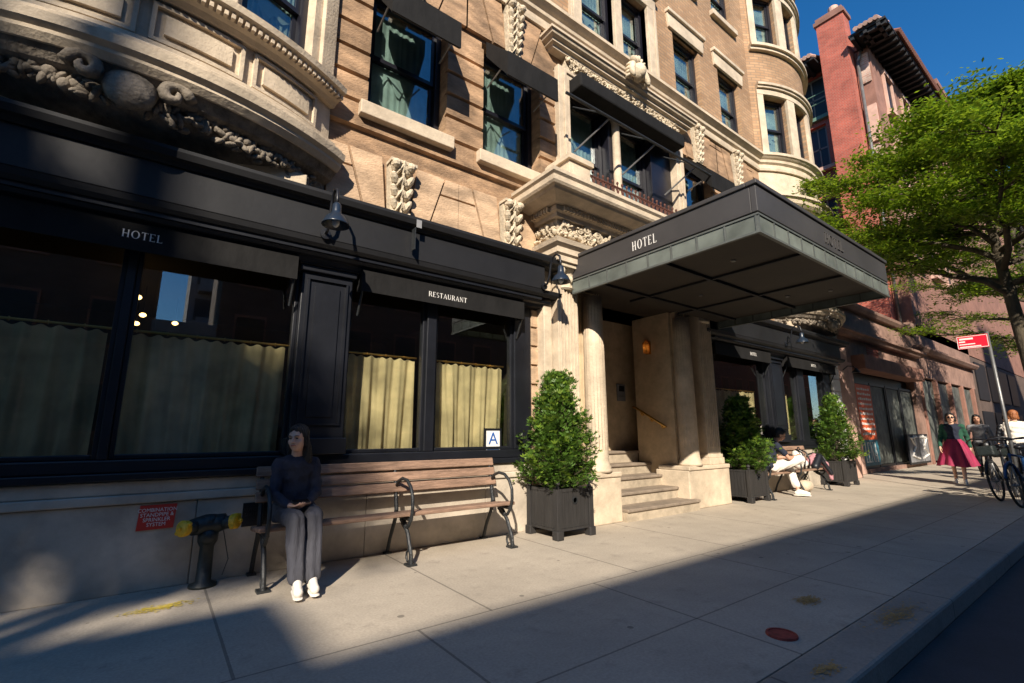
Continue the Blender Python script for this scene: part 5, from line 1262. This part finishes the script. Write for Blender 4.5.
# ================================================================== fire valve and signs
t = thing('standpipe', 'dark cast fire department standpipe with two bright yellow caps against the base wall', 'standpipe', (.44, 4.76, 0))
MB().lathe([(.10, 0), (.10, .02), (.055, .04), (.05, .30), (.07, .34), (.075, .40), (.06, .42)], (0, .0, 0), 16).build('riser', M['verdigris'], t, smooth=True)
mb = MB(); mb.tube([(-.13, -.02, .46), (-.05, 0, .47), (.05, 0, .47), (.12, -.02, .49)], [.062, .075, .075, .062], 14)
mb.ell((0, -.03, .38), (.07, .06, .07)); mb.lathe([(.06, .44), (.075, .5), (.05, .545), (0, .55)], n=14); mb.build('body', M['verdigris'], t, smooth=True)
for sx, rr in ((-1, (.2, -.5)), (1, (.2, .45))):
    cpos = Vector((sx * .17, -.06, .465 + (.02 if sx > 0 else 0))); rotm = Euler((PI / 2 - .1, 0, sx * .95)).to_matrix()
    cap_ = MB().lathe([(0, -.02), (.058, -.02), (.062, 0), (.062, .025), (.05, .035), (.02, .04), (0, .042)], tuple(cpos), 18, m=rotm)
    for q in range(2):
        v_ = rotm @ Vector((.068 * math.cos(q * PI + .6), .068 * math.sin(q * PI + .6), .01)); cap_.ell(tuple(cpos + v_), (.018, .018, .018), n=8, m=5)
    v_ = rotm @ Vector((0, 0, .05)); cap_.ell(tuple(cpos + v_), (.018, .018, .018), n=8, m=5)
    cap_.build('cap', M['yellow'], t)
    MB().tube([tuple(cpos * .55 + Vector((0, 0, .21))), tuple(cpos)], .052, 12).build('outlet', M['verdigris'], t, smooth=True)
mb = MB(); mb.tube([(.10, -.05, .42), (.15, -.08, .2), (.12, -.07, .08)], .004, 5); mb.build('chain', M['iron'], t)
t = thing('standpipe_sign', 'red enamel sign reading combination standpipe and sprinkler system on the base wall', 'sign', (.085, F - .003, .545))
MB().prism([(-.125, -.095), (.115, -.09), (.125, .095), (-.115, .095)], -.006, 0, 'y').build('plate', M['red'], t)
plain_text('COMBINATION\nSTANDPIPE &\nSPRINKLER\nSYSTEM', .040, t, 'lettering', M['letter'], Matrix.Translation((0, -.008, 0)) @ FACE, .92, .92)
t = thing('base_plaque', 'small black metal notice plate on the base wall behind the bench arm', 'plaque', (.80, F - .003, .50))
MB().box(-.11, .11, -.006, 0, -.10, .10).build('plate', M['black'], t, bevel=.003)
plain_text('AUTO SPRK\nSHUT OFF\n10 FT', .04, t, 'lettering', M['iron'], Matrix.Translation((0, -.0075, 0)) @ FACE, .95)
# red sign on pole
t = thing('sign_pole', 'thin leaning metal pole carrying a small red street sign by the kerb', 'sign post', (12.62, 1.62, 0))
MB().tube([(0, 0, 0), (.13, .06, 3.12)], .028, 10).build('pole', M['steel'], t, smooth=True)
MB().box(.08, .092, .05, .50, 2.82, 3.08).build('sign_plate', M['signred'], t)
mb = MB()
for z0, z1, a, b in ((3.00, 3.035, .26, .46), (2.95, 2.975, .38, .47), (2.90, 2.92, .24, .47), (2.85, 2.87, .16, .47)): mb.box(.076, .0795, a, b, z0, z1)
mb.box(.076, .0795, .06, .49, 3.06, 3.07); mb.box(.076, .0795, .06, .49, 2.83, 2.84); mb.box(.076, .0795, .055, .063, 2.83, 3.07); mb.box(.076, .0795, .487, .495, 2.83, 3.07)
mb.build('lettering', M['white'], t)

# ================================================================== people
def capsule(mb, p0, p1, r0, r1, n=14):
    p0, p1 = Vector(p0), Vector(p1); d = p1 - p0
    if d.length < 1e-5: return mb.ell(p0, (r0, r0, r0), n=n, m=8)
    u = d.normalized(); pts = []; rs = []
    for a in (80, 55, 30): t = math.radians(a); pts.append(p0 - u * r0 * math.sin(t)); rs.append(r0 * math.cos(t))
    for k in range(5): f = k / 4; pts.append(p0.lerp(p1, f)); rs.append(r0 + (r1 - r0) * f)
    for a in (30, 55, 80): t = math.radians(a); pts.append(p1 + u * r1 * math.sin(t)); rs.append(r1 * math.cos(t))
    return mb.tube(pts, rs, n)
def blob(name, mb, m, parent, voxel=.01, smooth=6, fold=None):
    o = mb.build(name, m); r = o.modifiers.new('r', 'REMESH'); r.mode = 'VOXEL'; r.voxel_size = voxel
    sm = o.modifiers.new('s', 'SMOOTH'); sm.factor = .5; sm.iterations = smooth
    bpy.context.view_layer.update()
    me = bpy.data.meshes.new_from_object(o.evaluated_get(bpy.context.evaluated_depsgraph_get())); bpy.data.objects.remove(o)
    if fold:
        me.update(); ns = [v.normal.copy() for v in me.vertices]
        for v, n_ in zip(me.vertices, ns): v.co += n_ * fold(v.co)
    me.materials.clear(); me.materials.append(m); me.shade_smooth()
    o = bpy.data.objects.new(name, me); COL.objects.link(o); o.parent = parent; o.matrix_parent_inverse = Matrix.Translation(-parent.location)
    return o
def head_parts(mb, c, fx, s=1.0, female=True):
    """c head centre, fx rotation matrix (x right, y back, z up), face looks along -y"""
    P = lambda x, y, z: Vector(c) + fx @ Vector((x * s, y * s, z * s))
    mb.ell(P(0, .012, .028), (.074 * s, .093 * s, .088 * s), fx, 20, 14)      # cranium
    mb.ell(P(0, -.018, -.028), (.062 * s, .068 * s, .082 * s), fx, 18, 12)     # face
    mb.ell(P(0, -.042, -.078), (.034 * s, .034 * s, .030 * s), fx, 14, 10)     # chin
    for sx in (-1, 1):
        mb.ell(P(sx * .040, -.050, -.022), (.024 * s, .024 * s, .026 * s), fx, 10, 8)      # cheek
        mb.ell(P(sx * .073, .018, -.008), (.011 * s, .020 * s, .031 * s), fx, 10, 8)       # ear
        capsule(mb, P(sx * .012, -.078, .032), P(sx * .046, -.066, .030), .011 * s, .009 * s, 8)  # brow
    capsule(mb, P(0, -.080, .018), P(0, -.100, -.020), .0085 * s, .0125 * s, 10)            # nose
    for sx in (-1, 1): mb.ell(P(sx * .011, -.092, -.023), (.008 * s, .009 * s, .007 * s), fx, 8, 6)
    mb.ell(P(0, -.083, -.050), (.022 * s, .011 * s, .010 * s), fx, 10, 8)     # mouth mound
def face_details(c, fx, parent, s=1.0, glasses=False, hairmat='hair', lipm='lips'):
    P = lambda x, y, z: Vector(c) + fx @ Vector((x * s, y * s, z * s))
    def pc(nm, mb, m): o = mb.build(nm, m, parent, smooth=True); o.matrix_parent_inverse = Matrix.Translation(-parent.location); return o
    if not glasses:
        for sx in (-1, 1):
            pc('eye', MB().ell(P(sx * .030, -.0775, .010), (.0125 * s, .006 * s, .0055 * s), fx, 12, 8), M['eye'])
    else: pc('sunglasses', MB().ell(P(-.032, -.088, .008), (.027 * s, .010 * s, .021 * s), fx, 12, 8).ell(P(.032, -.088, .008), (.027 * s, .010 * s, .021 * s), fx, 12, 8).tube([P(-.07, -.01, .014), P(-.05, -.085, .014), P(.05, -.085, .014), P(.07, -.01, .014)], .004 * s, 6), M['eye'])
    mb = MB()
    for sx in (-1, 1): mb.tube([P(sx * .014, -.090, .030), P(sx * .030, -.088, .035), P(sx * .048, -.074, .029)], [.003 * s, .0036 * s, .002 * s], 6)
    pc('eyebrows', mb, M[hairmat])
    pc('mouth', MB().tube([P(-.023, -.085, -.052), P(-.010, -.0935, -.049), P(0, -.0945, -.051), P(.010, -.0935, -.049), P(.023, -.085, -.052)], [.002 * s, .005 * s, .0055 * s, .005 * s, .002 * s], 8), M[lipm])
def hand(mb, wrist, dirv, palm_n, s=1.0, curl=.9, thumb=1):
    """wrist pos, direction of fingers, palm normal"""
    w = Vector(wrist); d = Vector(dirv).normalized(); n = Vector(palm_n); n = (n - d * n.dot(d)).normalized(); side = d.cross(n).normalized() * thumb
    capsule(mb, w, w + d * .03 * s, .024 * s, .024 * s, 12)
    for k in range(4): capsule(mb, w + d * .02 * s + side * (.022 - .015 * k) * s, w + d * .075 * s + side * (.028 - .0185 * k) * s, .013 * s, .0115 * s, 10)
    for k, L_ in enumerate((.068, .076, .070, .055)):
        b = w + d * .082 * s + side * (.028 - .0185 * k) * s; p = b; a = 0; dd = d
        for j, f in enumerate((.45, .32, .23)):
            a += curl * (.35, .55, .4)[j]; dd = (d * math.cos(a) + n * math.sin(a)); q = p + dd * L_ * f * s; capsule(mb, p, q, (.0088 - .0009 * j) * s, (.0082 - .0012 * j) * s, 8); p = q
    p = w + d * .018 * s + side * .024 * s; q = p + (d * .55 + side * .75 + n * .3).normalized() * .038 * s; capsule(mb, p, q, .0125 * s, .0105 * s, 8)
    r = q + (d * .9 + side * .2 + n * .45 * curl).normalized() * .034 * s; capsule(mb, q, r, .0100 * s, .0085 * s, 8); capsule(mb, r, r + (d * .8 + n * .5 * curl).normalized() * .022 * s, .0085 * s, .007 * s, 8)
def frame_mat(yaw_, pitch_=0, roll_=0):
    """yaw 0 = face looks along -y; positive turns towards +x"""
    return Matrix.Rotation(yaw_, 3, 'Z') @ Matrix.Rotation(pitch_, 3, 'X') @ Matrix.Rotation(roll_, 3, 'Y')
def figure(label, J, loc, skin='skin', top='navy', bottom='charcoal', hairm='hair', head_f=None, hands=None, s=1.0, hair='long', trouser=(.085, .062, .055), sleeve=.046, glasses=False, shoe='offwhite', skirt=None,
           neckline=True, bare_ankle=False, short_sleeve=False, torso=(.125, .115, .13), voxel=.0075, hair_parts=None, group=None, sleeve_mat=None):
    t = thing('person', label, 'person', loc, group); V = {k: Vector(v) for k, v in J.items()}
    hd, nk, ch, pv = V['head'], V['neck'], V['chest'], V['pelvis']
    mb = MB(); head_parts(mb, hd, head_f, s)
    capsule(mb, hd + head_f @ Vector((0, .02, -.05)) * s, nk + Vector((0, 0, -.03)), .048 * s, .055 * s)
    sh = (V['ls'] - V['rs']).normalized()
    capsule(mb, nk + Vector((0, 0, -.05)), ch, .05 * s, .055 * s); capsule(mb, ch, pv, .06 * s, .07 * s)
    for q in 'lr':
        capsule(mb, V[q + 's'], V[q + 'e'], .040 * s, .034 * s); capsule(mb, V[q + 'e'], V[q + 'w'], .034 * s, .023 * s); capsule(mb, ch + (V[q + 's'] - ch) * .2, V[q + 's'], .04 * s, .036 * s)
        capsule(mb, V[q + 'h'], V[q + 'k'], .07 * s, .048 * s); capsule(mb, V[q + 'k'], V[q + 'a'], .048 * s, .033 * s); capsule(mb, pv, V[q + 'h'], .09 * s, .07 * s)
        capsule(mb, V[q + 'a'], V[q + 't'], .03 * s, .022 * s)
        hw = hands[q]; hand(mb, V[q + 'w'], hw[0], hw[1], s, hw[2], hw[3])
    blob('body', mb, M[skin], t, voxel, 3)
    face_details(hd, head_f, t, s, glasses, hairm)
    # top
    up_ = (nk - pv).normalized(); mb = MB(); r0, r1, r2 = (v * s for v in torso)
    capsule(mb, ch + up_ * .07, ch - up_ * .05, r0 * .9, r1 * .86); capsule(mb, ch - up_ * .03, pv, r1 * .84, r2 * .9)
    for k in (-1, 1): capsule(mb, ch + sh * k * .055 * s + up_ * .06, ch + sh * k * .045 * s - up_ * .06, r0 * .82, r1 * .78)
    for k in (-1, 1): capsule(mb, ch + sh * k * .04 * s - up_ * .02, pv + sh * k * .05 * s + up_ * .0, r1 * .72, r2 * .86)
    for q in 'lr':
        capsule(mb, nk - up_ * .045 * s, V[q + 's'] - up_ * .0, .058 * s, .052 * s); capsule(mb, ch + up_ * .05, V[q + 's'] - up_ * .02, .09 * s, .054 * s)
        e, w = V[q + 'e'], V[q + 'w']
        if sleeve_mat is None:
            if short_sleeve: capsule(mb, V[q + 's'], V[q + 's'].lerp(e, .62), .056 * s, .056 * s)
            else: capsule(mb, V[q + 's'], e, (sleeve + .010) * s, sleeve * s); capsule(mb, e, e.lerp(w, .94), sleeve * s, (sleeve - .012) * s)
    fold = lambda co: .005 * math.sin(co.z * 55 + co.x * 20) * math.sin(co.x * 33 + co.y * 27) + .004 * noise.noise(co * 14)
    blob('top', mb, M[top], t, .009, 5, fold)
    if sleeve_mat:
        mb = MB()
        for q in 'lr':
            e, w = V[q + 'e'], V[q + 'w']; capsule(mb, V[q + 's'], e, (sleeve + .016) * s, (sleeve + .004) * s); capsule(mb, e, e.lerp(w, .95), (sleeve + .004) * s, (sleeve - .008) * s); capsule(mb, nk - up_ * .05 + (V[q + 's'] - nk) * .35, V[q + 's'], .06 * s, .056 * s)
            capsule(mb, V[q + 's'] * .6 + ch * .4 - up_ * .02, pv + (V[q + 'h'] - pv) * 1.3 + up_ * .05, .07 * s, .07 * s)
        blob('cardigan', mb, M[sleeve_mat], t, .01, 5, fold)
    # lower
    if skirt is None:
        mb = MB(); a, b, c = trouser
        for q in 'lr':
            h, k, an = V[q + 'h'], V[q + 'k'], V[q + 'a']
            capsule(mb, h, k, a * s, b * 1.08 * s); capsule(mb, k, k.lerp(an, .93 if not bare_ankle else .8), b * 1.06 * s, c * s); capsule(mb, pv, h, .11 * s, a * 1.15 * s)
            capsule(mb, h.lerp(pv, .3), h, .11 * s, .10 * s)
        f2 = lambda co: .006 * math.sin(co.x * 85 + co.y * 40 + math.sin(co.z * 9) * 1.5) + .004 * noise.noise(co * 12)
        blob('trousers', mb, M[bottom], t, .009, 4, f2)
    else:
        zt, zb_, rt_, rb_, sway = skirt; mb = MB(); n = 72; rows = 12; vs = []
        for r in range(rows + 1):
            f = r / rows; z = zt + (zb_ - zt) * f; rr = rt_ + (rb_ - rt_) * f ** .75
            for i in range(n):
                a = 2 * PI * i / n; fo = 1 + (.02 + .10 * f) * math.sin(a * 11 + 1.3 * math.sin(a * 3)) ; vs.append((pv.x + sway[0] * f * f + rr * fo * math.cos(a), pv.y + sway[1] * f * f + rr * fo * 1.0 * math.sin(a), z + (.02 * math.sin(a * 3) * f)))
        fs = [(r * n + i, r * n + (i + 1) % n, (r + 1) * n + (i + 1) % n, (r + 1) * n + i) for r in range(rows) for i in range(n)]
        mb.add(vs, fs); o = mb.build('skirt', M[bottom], t, smooth=True); o.matrix_parent_inverse = Matrix.Translation(-t.location)
        wb_ = MB().lathe([(rt_ * .98, zt - .03), (rt_ * 1.02, zt - .03), (rt_ * 1.0, zt + .02), (rt_ * .95, zt + .02)], (pv.x, pv.y, 0), 32).build('waistband', M[bottom], t, smooth=True); wb_.matrix_parent_inverse = Matrix.Translation(-t.location)
    # shoes
    for q in 'lr':
        mb = MB(); a, tt = V[q + 'a'], V[q + 't']; d = tt - a; d.z = 0; d.normalize(); g = min(a.z, tt.z) ; sd = Vector((-d.y, d.x, 0))
        capsule(mb, Vector((a.x, a.y, tt.z + .012)) - d * .035 * s, Vector((tt.x, tt.y, tt.z + .006)), .038 * s, .036 * s); capsule(mb, Vector((a.x, a.y, tt.z + .05)), tt + Vector((0, 0, .02)), .040 * s, .024 * s)
        blob('shoe', mb, M[shoe], t, .007, 3)
        so_ = MB(); c0 = Vector((a.x, a.y, 0)) - d * .055 * s; c1 = Vector((tt.x, tt.y, 0)) + d * .015 * s; zz = tt.z - .030
        capsule(so_, Vector((c0.x, c0.y, zz)), Vector((c1.x, c1.y, zz)), .037 * s, .036 * s)
        for i, v in enumerate(so_.v): so_.v[i] = (v[0], v[1], zz + (v[2] - zz) * .28)
        o = so_.build('sole', M[shoe], t, smooth=True); o.matrix_parent_inverse = Matrix.Translation(-t.location)
    # hair
    P = lambda x, y, z: hd + head_f @ Vector((x * s, y * s, z * s)); mb = MB()
    mb.ell(P(0, .026, .046), (.087 * s, .094 * s, .090 * s), head_f, 20, 14); mb.ell(P(0, .045, -.01), (.080 * s, .075 * s, .09 * s), head_f, 18, 12)
    for sx in (-1, 1): capsule(mb, P(sx * .022, -.052, .092), P(sx * .070, .0, .03), .022 * s, .022 * s, 10)
    if hair == 'long':
        for sx in (-1, 1):
            capsule(mb, P(sx * .066, -.005, .03), P(sx * .080, .025, -.07), .024 * s, .030 * s, 10); capsule(mb, P(sx * .080, .025, -.07), P(sx * .088, .045, -.19), .030 * s, .026 * s, 10); capsule(mb, P(sx * .05, .05, -.06), P(sx * .07, .055, -.20), .04 * s, .035 * s, 10)
        capsule(mb, P(0, .07, -.05), P(0, .085, -.2), .055 * s, .045 * s)
    elif hair == 'bob':
        for sx in (-1, 1): capsule(mb, P(sx * .068, -.004, .04), P(sx * .078, .02, -.06), .026 * s, .028 * s, 10)
    elif hair == 'bun': mb.ell(P(0, .10, .06), (.045 * s, .045 * s, .045 * s), head_f)
    blob('hair', mb, M[hairm], t, .007, 3, lambda co: .003 * math.sin(co.x * 260 + co.y * 150 + co.z * 30))
    return t

# seated woman in navy on the long bench
ff = frame_mat(-.66, .07, -.04)
W_ = figure('woman in a navy jumper and wide grey trousers seated on the long bench',
    dict(head=(1.0, 4.47, 1.155), neck=(1.02, 4.53, 1.03), chest=(1.03, 4.55, .86), pelvis=(1.02, 4.56, .585), ls=(1.17, 4.54, .945), rs=(.88, 4.54, .945),
         le=(1.20, 4.50, .70), re=(.85, 4.46, .70), lw=(1.09, 4.30, .635), rw=(.93, 4.26, .63), lh=(1.11, 4.52, .555), rh=(.93, 4.52, .555),
         lk=(1.105, 4.15, .545), rk=(.95, 4.11, .54), la=(1.095, 4.06, .10), ra=(.985, 4.05, .10), lt=(1.085, 3.925, .055), rt=(.965, 3.91, .055)),
    (1.02, 4.2, 0), head_f=ff, hands=dict(l=((-.75, -.62, -.05), (-.3, .1, .9), .9, 1), r=((.55, -.8, -.05), (.3, .1, .9), .9, -1)), trouser=(.084, .066, .070), s=.96, voxel=.0055, sleeve=.046)
t = thing('smartphone', 'dark phone held in the lap of the woman on the long bench', 'phone', (1.0, 4.20, .665))
MB().obox((0, 0, 0), .135, .068, .010, (.25, 0, .05)).build('case', M['black'], t, bevel=.003); MB().obox((0, -.0, .0055), .125, .06, .001, (.25, 0, .05)).build('screen', M['eye'], t)
# seated man on the second bench, ankle on knee
ff = frame_mat(.75, .45, 0)
figure('man in a dark polo and white trousers seated cross-legged on the far bench',
    dict(head=(9.83, 4.42, 1.16), neck=(9.76, 4.50, 1.04), chest=(9.70, 4.56, .88), pelvis=(9.62, 4.60, .58), ls=(9.86, 4.66, .96), rs=(9.62, 4.40, .96),
         le=(9.95, 4.56, .72), re=(9.70, 4.24, .72), lw=(10.10, 4.36, .73), rw=(9.98, 4.22, .74), lh=(9.72, 4.62, .55), rh=(9.62, 4.50, .55),
         lk=(10.12, 4.48, .60), rk=(9.92, 4.14, .70), la=(10.02, 4.28, .12), ra=(10.14, 4.34, .66), lt=(10.08, 4.13, .055), rt=(10.26, 4.26, .63)),
    (9.7, 4.3, 0), skin='skin2', top='navy', bottom='offwhite', shoe='offwhite', head_f=ff, hands=dict(l=((.3, -.9, .1), (-.6, 0, .4), .8, 1), r=((.8, .1, .1), (0, .2, .8), .8, -1)), hair='short', trouser=(.095, .075, .07), short_sleeve=True, bare_ankle=True, voxel=.008, torso=(.14, .13, .14))
# woman walking in a magenta skirt (walks towards the camera)
def _P(x, y, face, s):
    c, sn = math.cos(face), math.sin(face)
    return lambda a, b, z: (x + (a * c + b * sn) * s, y + (a * sn - b * c) * s, z * s)      # a: own left side, b: forward
def standing(x, y, face, stride, h, elbow=.15):
    s = h / 1.65; P = _P(x, y, face, s)
    J = dict(head=P(0, .02, 1.53), neck=P(0, 0, 1.40), chest=P(0, 0, 1.22), pelvis=P(0, 0, .93), ls=P(.17, 0, 1.335), rs=P(-.17, 0, 1.335),
             le=P(.235, -.04 - elbow * .3, 1.07), re=P(-.235, -.04 + elbow * .3, 1.07), lw=P(.26, .08 - elbow, .84), rw=P(-.26, .08 + elbow, .86),
             lh=P(.085, 0, .88), rh=P(-.085, 0, .88), lk=P(.09, stride * .5 + .04, .49), rk=P(-.09, -stride * .25 + .05, .48),
             la=P(.08, stride, .09), ra=P(-.08, -stride * .9, .14 if stride else .09), lt=P(.085, stride + .14, .05), rt=P(-.085, -stride * .9 + .12, .05))
    return J, s, P
FC = -1.40                                     # facing the camera, i.e. looking along -x
J, s_, P = standing(15.45, 2.95, FC, .20, 1.66); fd = (math.sin(FC), -math.cos(FC), 0)
figure('woman walking towards us in a full magenta skirt, navy top, green cardigan and sunglasses', J, (15.45, 2.95, 0), head_f=frame_mat(FC + .1, -.05), bottom='magenta', sleeve_mat='greenknit', glasses=True, hair='bob',
       hands=dict(l=((0, 0, -1), (0, 1, 0), .5, 1), r=((0, 0, -1), (0, -1, 0), .5, -1)), skirt=(1.02, .42, .15, .36, (0, 0)), shoe='offwhite', s=s_, voxel=.009)
J, s_, P = standing(18.3, 2.95, FC, .15, 1.68)
figure('woman with long dark hair in a pale grey top walking behind the magenta skirt', J, (18.3, 2.95, 0), head_f=frame_mat(FC, 0), bottom='black', top='greywall', hair='long', skin='skin2',
       hands=dict(l=((0, 0, -1), (0, 1, 0), .5, 1), r=((0, 0, -1), (0, -1, 0), .5, -1)), shoe='black', s=s_, voxel=.011)
J, s_, P = standing(16.6, 2.02, PI - .9, .1, 1.72)
figure('red-haired person in a white top seen from behind near the tree trunk', J, (16.6, 2.02, 0), head_f=frame_mat(PI - 1.0, 0), bottom='blackmat', top='offwhite', hairm='redhair', hair='bob',
       hands=dict(l=((0, 0, -1), (0, 1, 0), .5, 1), r=((0, 0, -1), (0, -1, 0), .5, -1)), shoe='black', s=s_, voxel=.011)
J, s_, P = standing(20.5, 2.65, FC, .15, 1.7)
figure('distant walker in a dark jacket and white shirt beyond the bicycles', J, (20.5, 2.65, 0), head_f=frame_mat(FC, 0), bottom='charcoal', top='offwhite', sleeve_mat='black', hair='short',
       hands=dict(l=((0, 0, -1), (0, 1, 0), .5, 1), r=((0, 0, -1), (0, -1, 0), .5, -1)), shoe='black', s=s_, voxel=.012)

# ---- backpack and jacket on the far bench
t = thing('backpack', 'white backpack with black straps standing on the far bench beside the seated man', 'backpack', (10.75, 4.5, .46))
mb = MB()
for k in (-1, 1): capsule(mb, (k * .07, 0, .10), (k * .06, .03, .30), .10, .085)
capsule(mb, (-.05, -.07, .10), (.05, -.07, .12), .07, .07)
b_ = blob('bag', mb, M['offwhite'], t, .012, 4); b_.matrix_parent_inverse = Matrix.Identity(4)
for k in (-1, 1): MB().tube([(k * .10, -.12, .02), (k * .11, -.15, .18), (k * .10, -.10, .34), (k * .08, .02, .40)], .016, 6).build('strap', M['black'], t, smooth=True)
MB().tube([(-.05, 0, .39), (-.03, 0, .44), (.03, 0, .44), (.05, 0, .39)], .01, 6).build('handle', M['black'], t)
t = thing('jacket', 'pink and black jacket draped over the bench end and hanging to the ground', 'jacket', (11.35, 4.42, .46))
mb = MB(); capsule(mb, (-.12, .1, .12), (.02, .05, .24), .07, .06); capsule(mb, (.02, .05, .24), (.16, -.08, .08), .06, .05); capsule(mb, (.14, -.12, .08), (.20, -.18, -.20), .05, .04)
b_ = blob('cloth', mb, M['pinkfab'], t, .012, 4, lambda co: .012 * math.sin(co.x * 60 + co.z * 40)); b_.matrix_parent_inverse = Matrix.Identity(4)
mb = MB(); capsule(mb, (-.14, -.02, .04), (.05, -.04, .24), .08, .07); capsule(mb, (.05, -.06, .22), (.16, -.2, -.1), .045, .04)
b_ = blob('lining', mb, M['black'], t, .012, 4); b_.matrix_parent_inverse = Matrix.Identity(4)
t = thing('shoulder_bag', 'round cream bag lying on the ground under the far bench', 'bag', (10.9, 4.5, 0))
mb = MB(); capsule(mb, (-.09, 0, .13), (.09, 0, .12), .12, .11); b_ = blob('bag', mb, M['limestone'], t, .012, 4); b_.matrix_parent_inverse = Matrix.Identity(4)
MB().tube([(-.15, 0, .28), (0, -.02, .36), (.13, 0, .26)], .012, 6).build('strap', M['black'], t)

# ---- bicycles parked by the kerb
def bicycle(label, x, y, rz, m, basket=None, lean=.10):
    t = thing('bicycle', label, 'bicycle', (x, y, 0), 'bicycles parked by the kerb'); t.rotation_euler = (lean, 0, rz); R_ = .33
    for cx, nm in ((-.52, 'rear_wheel'), (.52, 'front_wheel')):
        mb = MB(); R3 = Matrix.Rotation(PI / 2, 3, 'X'); mb.tube([(cx + R_ * math.cos(a), 0, R_ + .02 + R_ * math.sin(a)) for a in [2 * PI * k / 28 for k in range(29)]], .020, 8)
        w = mb.build(nm, M['rubber'], t, smooth=True); sp = MB()
        for k in range(14): a = 2 * PI * k / 14; sp.tube([(cx, 0, R_ + .02), (cx + R_ * math.cos(a), 0, R_ + .02 + R_ * math.sin(a))], .003, 4)
        sp.tube([(cx, -.05, R_ + .02), (cx, .05, R_ + .02)], .025, 8); sp.build('spokes', M['steel'], w)
        MB().tube([(cx + (R_ + .035) * math.cos(a), 0, R_ + .02 + (R_ + .035) * math.sin(a)) for a in [math.radians(20 + 15 * k) for k in range(11)]], .022, 6).build('mudguard', m, t, smooth=True)
    mb = MB(); bb = (-.08, 0, .30); st = (-.22, 0, .78); hd_ = (.36, 0, .84); hb = (.40, 0, .68); rr = (-.52, 0, .35)
    for a, b in ((bb, st), (st, hd_), (bb, hb), (hb, hd_), (rr, bb), (rr, st)): mb.tube([a, b], .02, 8)
    mb.build('frame', m, t, smooth=True)
    MB().tube([(.36, 0, .84), (.42, 0, .66), (.52, .05, .35)], .016, 8).tube([(.42, 0, .66), (.52, -.05, .35)], .014, 6).build('fork', M['steel'], t, smooth=True)
    MB().tube([(-.22, 0, .78), (-.25, 0, .92)], .014, 8).ell((-.27, 0, .95), (.14, .075, .04)).build('saddle', M['black'], t, smooth=True)
    MB().tube([(.34, 0, .84), (.31, 0, 1.06)], .014, 8).tube([(.20, -.31, 1.06), (.28, -.22, 1.10), (.32, 0, 1.07), (.28, .22, 1.10), (.20, .31, 1.06)], .014, 8).build('handlebar', M['black'], t, smooth=True)
    MB().lathe([(0, -.012), (.09, -.012), (.09, .012), (0, .012)], (-.08, 0, .30), 18, m=Matrix.Rotation(PI / 2, 3, 'X')).tube([(-.08, .05, .30), (-.02, .05, .15)], .01, 6).tube([(-.08, -.05, .30), (-.14, -.05, .45)], .01, 6).build('crank', M['steel'], t)
    MB().ell((.40, 0, .98), (.03, .035, .035)).build('headlight', M['steel'], t, smooth=True)
    if basket:
        MB().box(.40, .60, -.13, .13, .78, .96).build('front_bag', M[basket], t, bevel=.03)
        MB().box(-.75, -.30, -.17, .17, .74, .90).build('rear_bag', M[basket], t, bevel=.04)
    return t
bicycle('black bicycle parked by the kerb with dark bags over its wheels', 12.7, 1.78, PI - .10, M['black'], 'verdigris')
bicycle('dark blue bicycle parked nearest the tree trunk at the right edge', 11.9, 1.42, PI - .12, M['blue'], None)
bicycle('plain black bicycle leaning behind the one with bags', 13.7, 1.80, PI + .05, M['blackmat'], 'black', -.05)
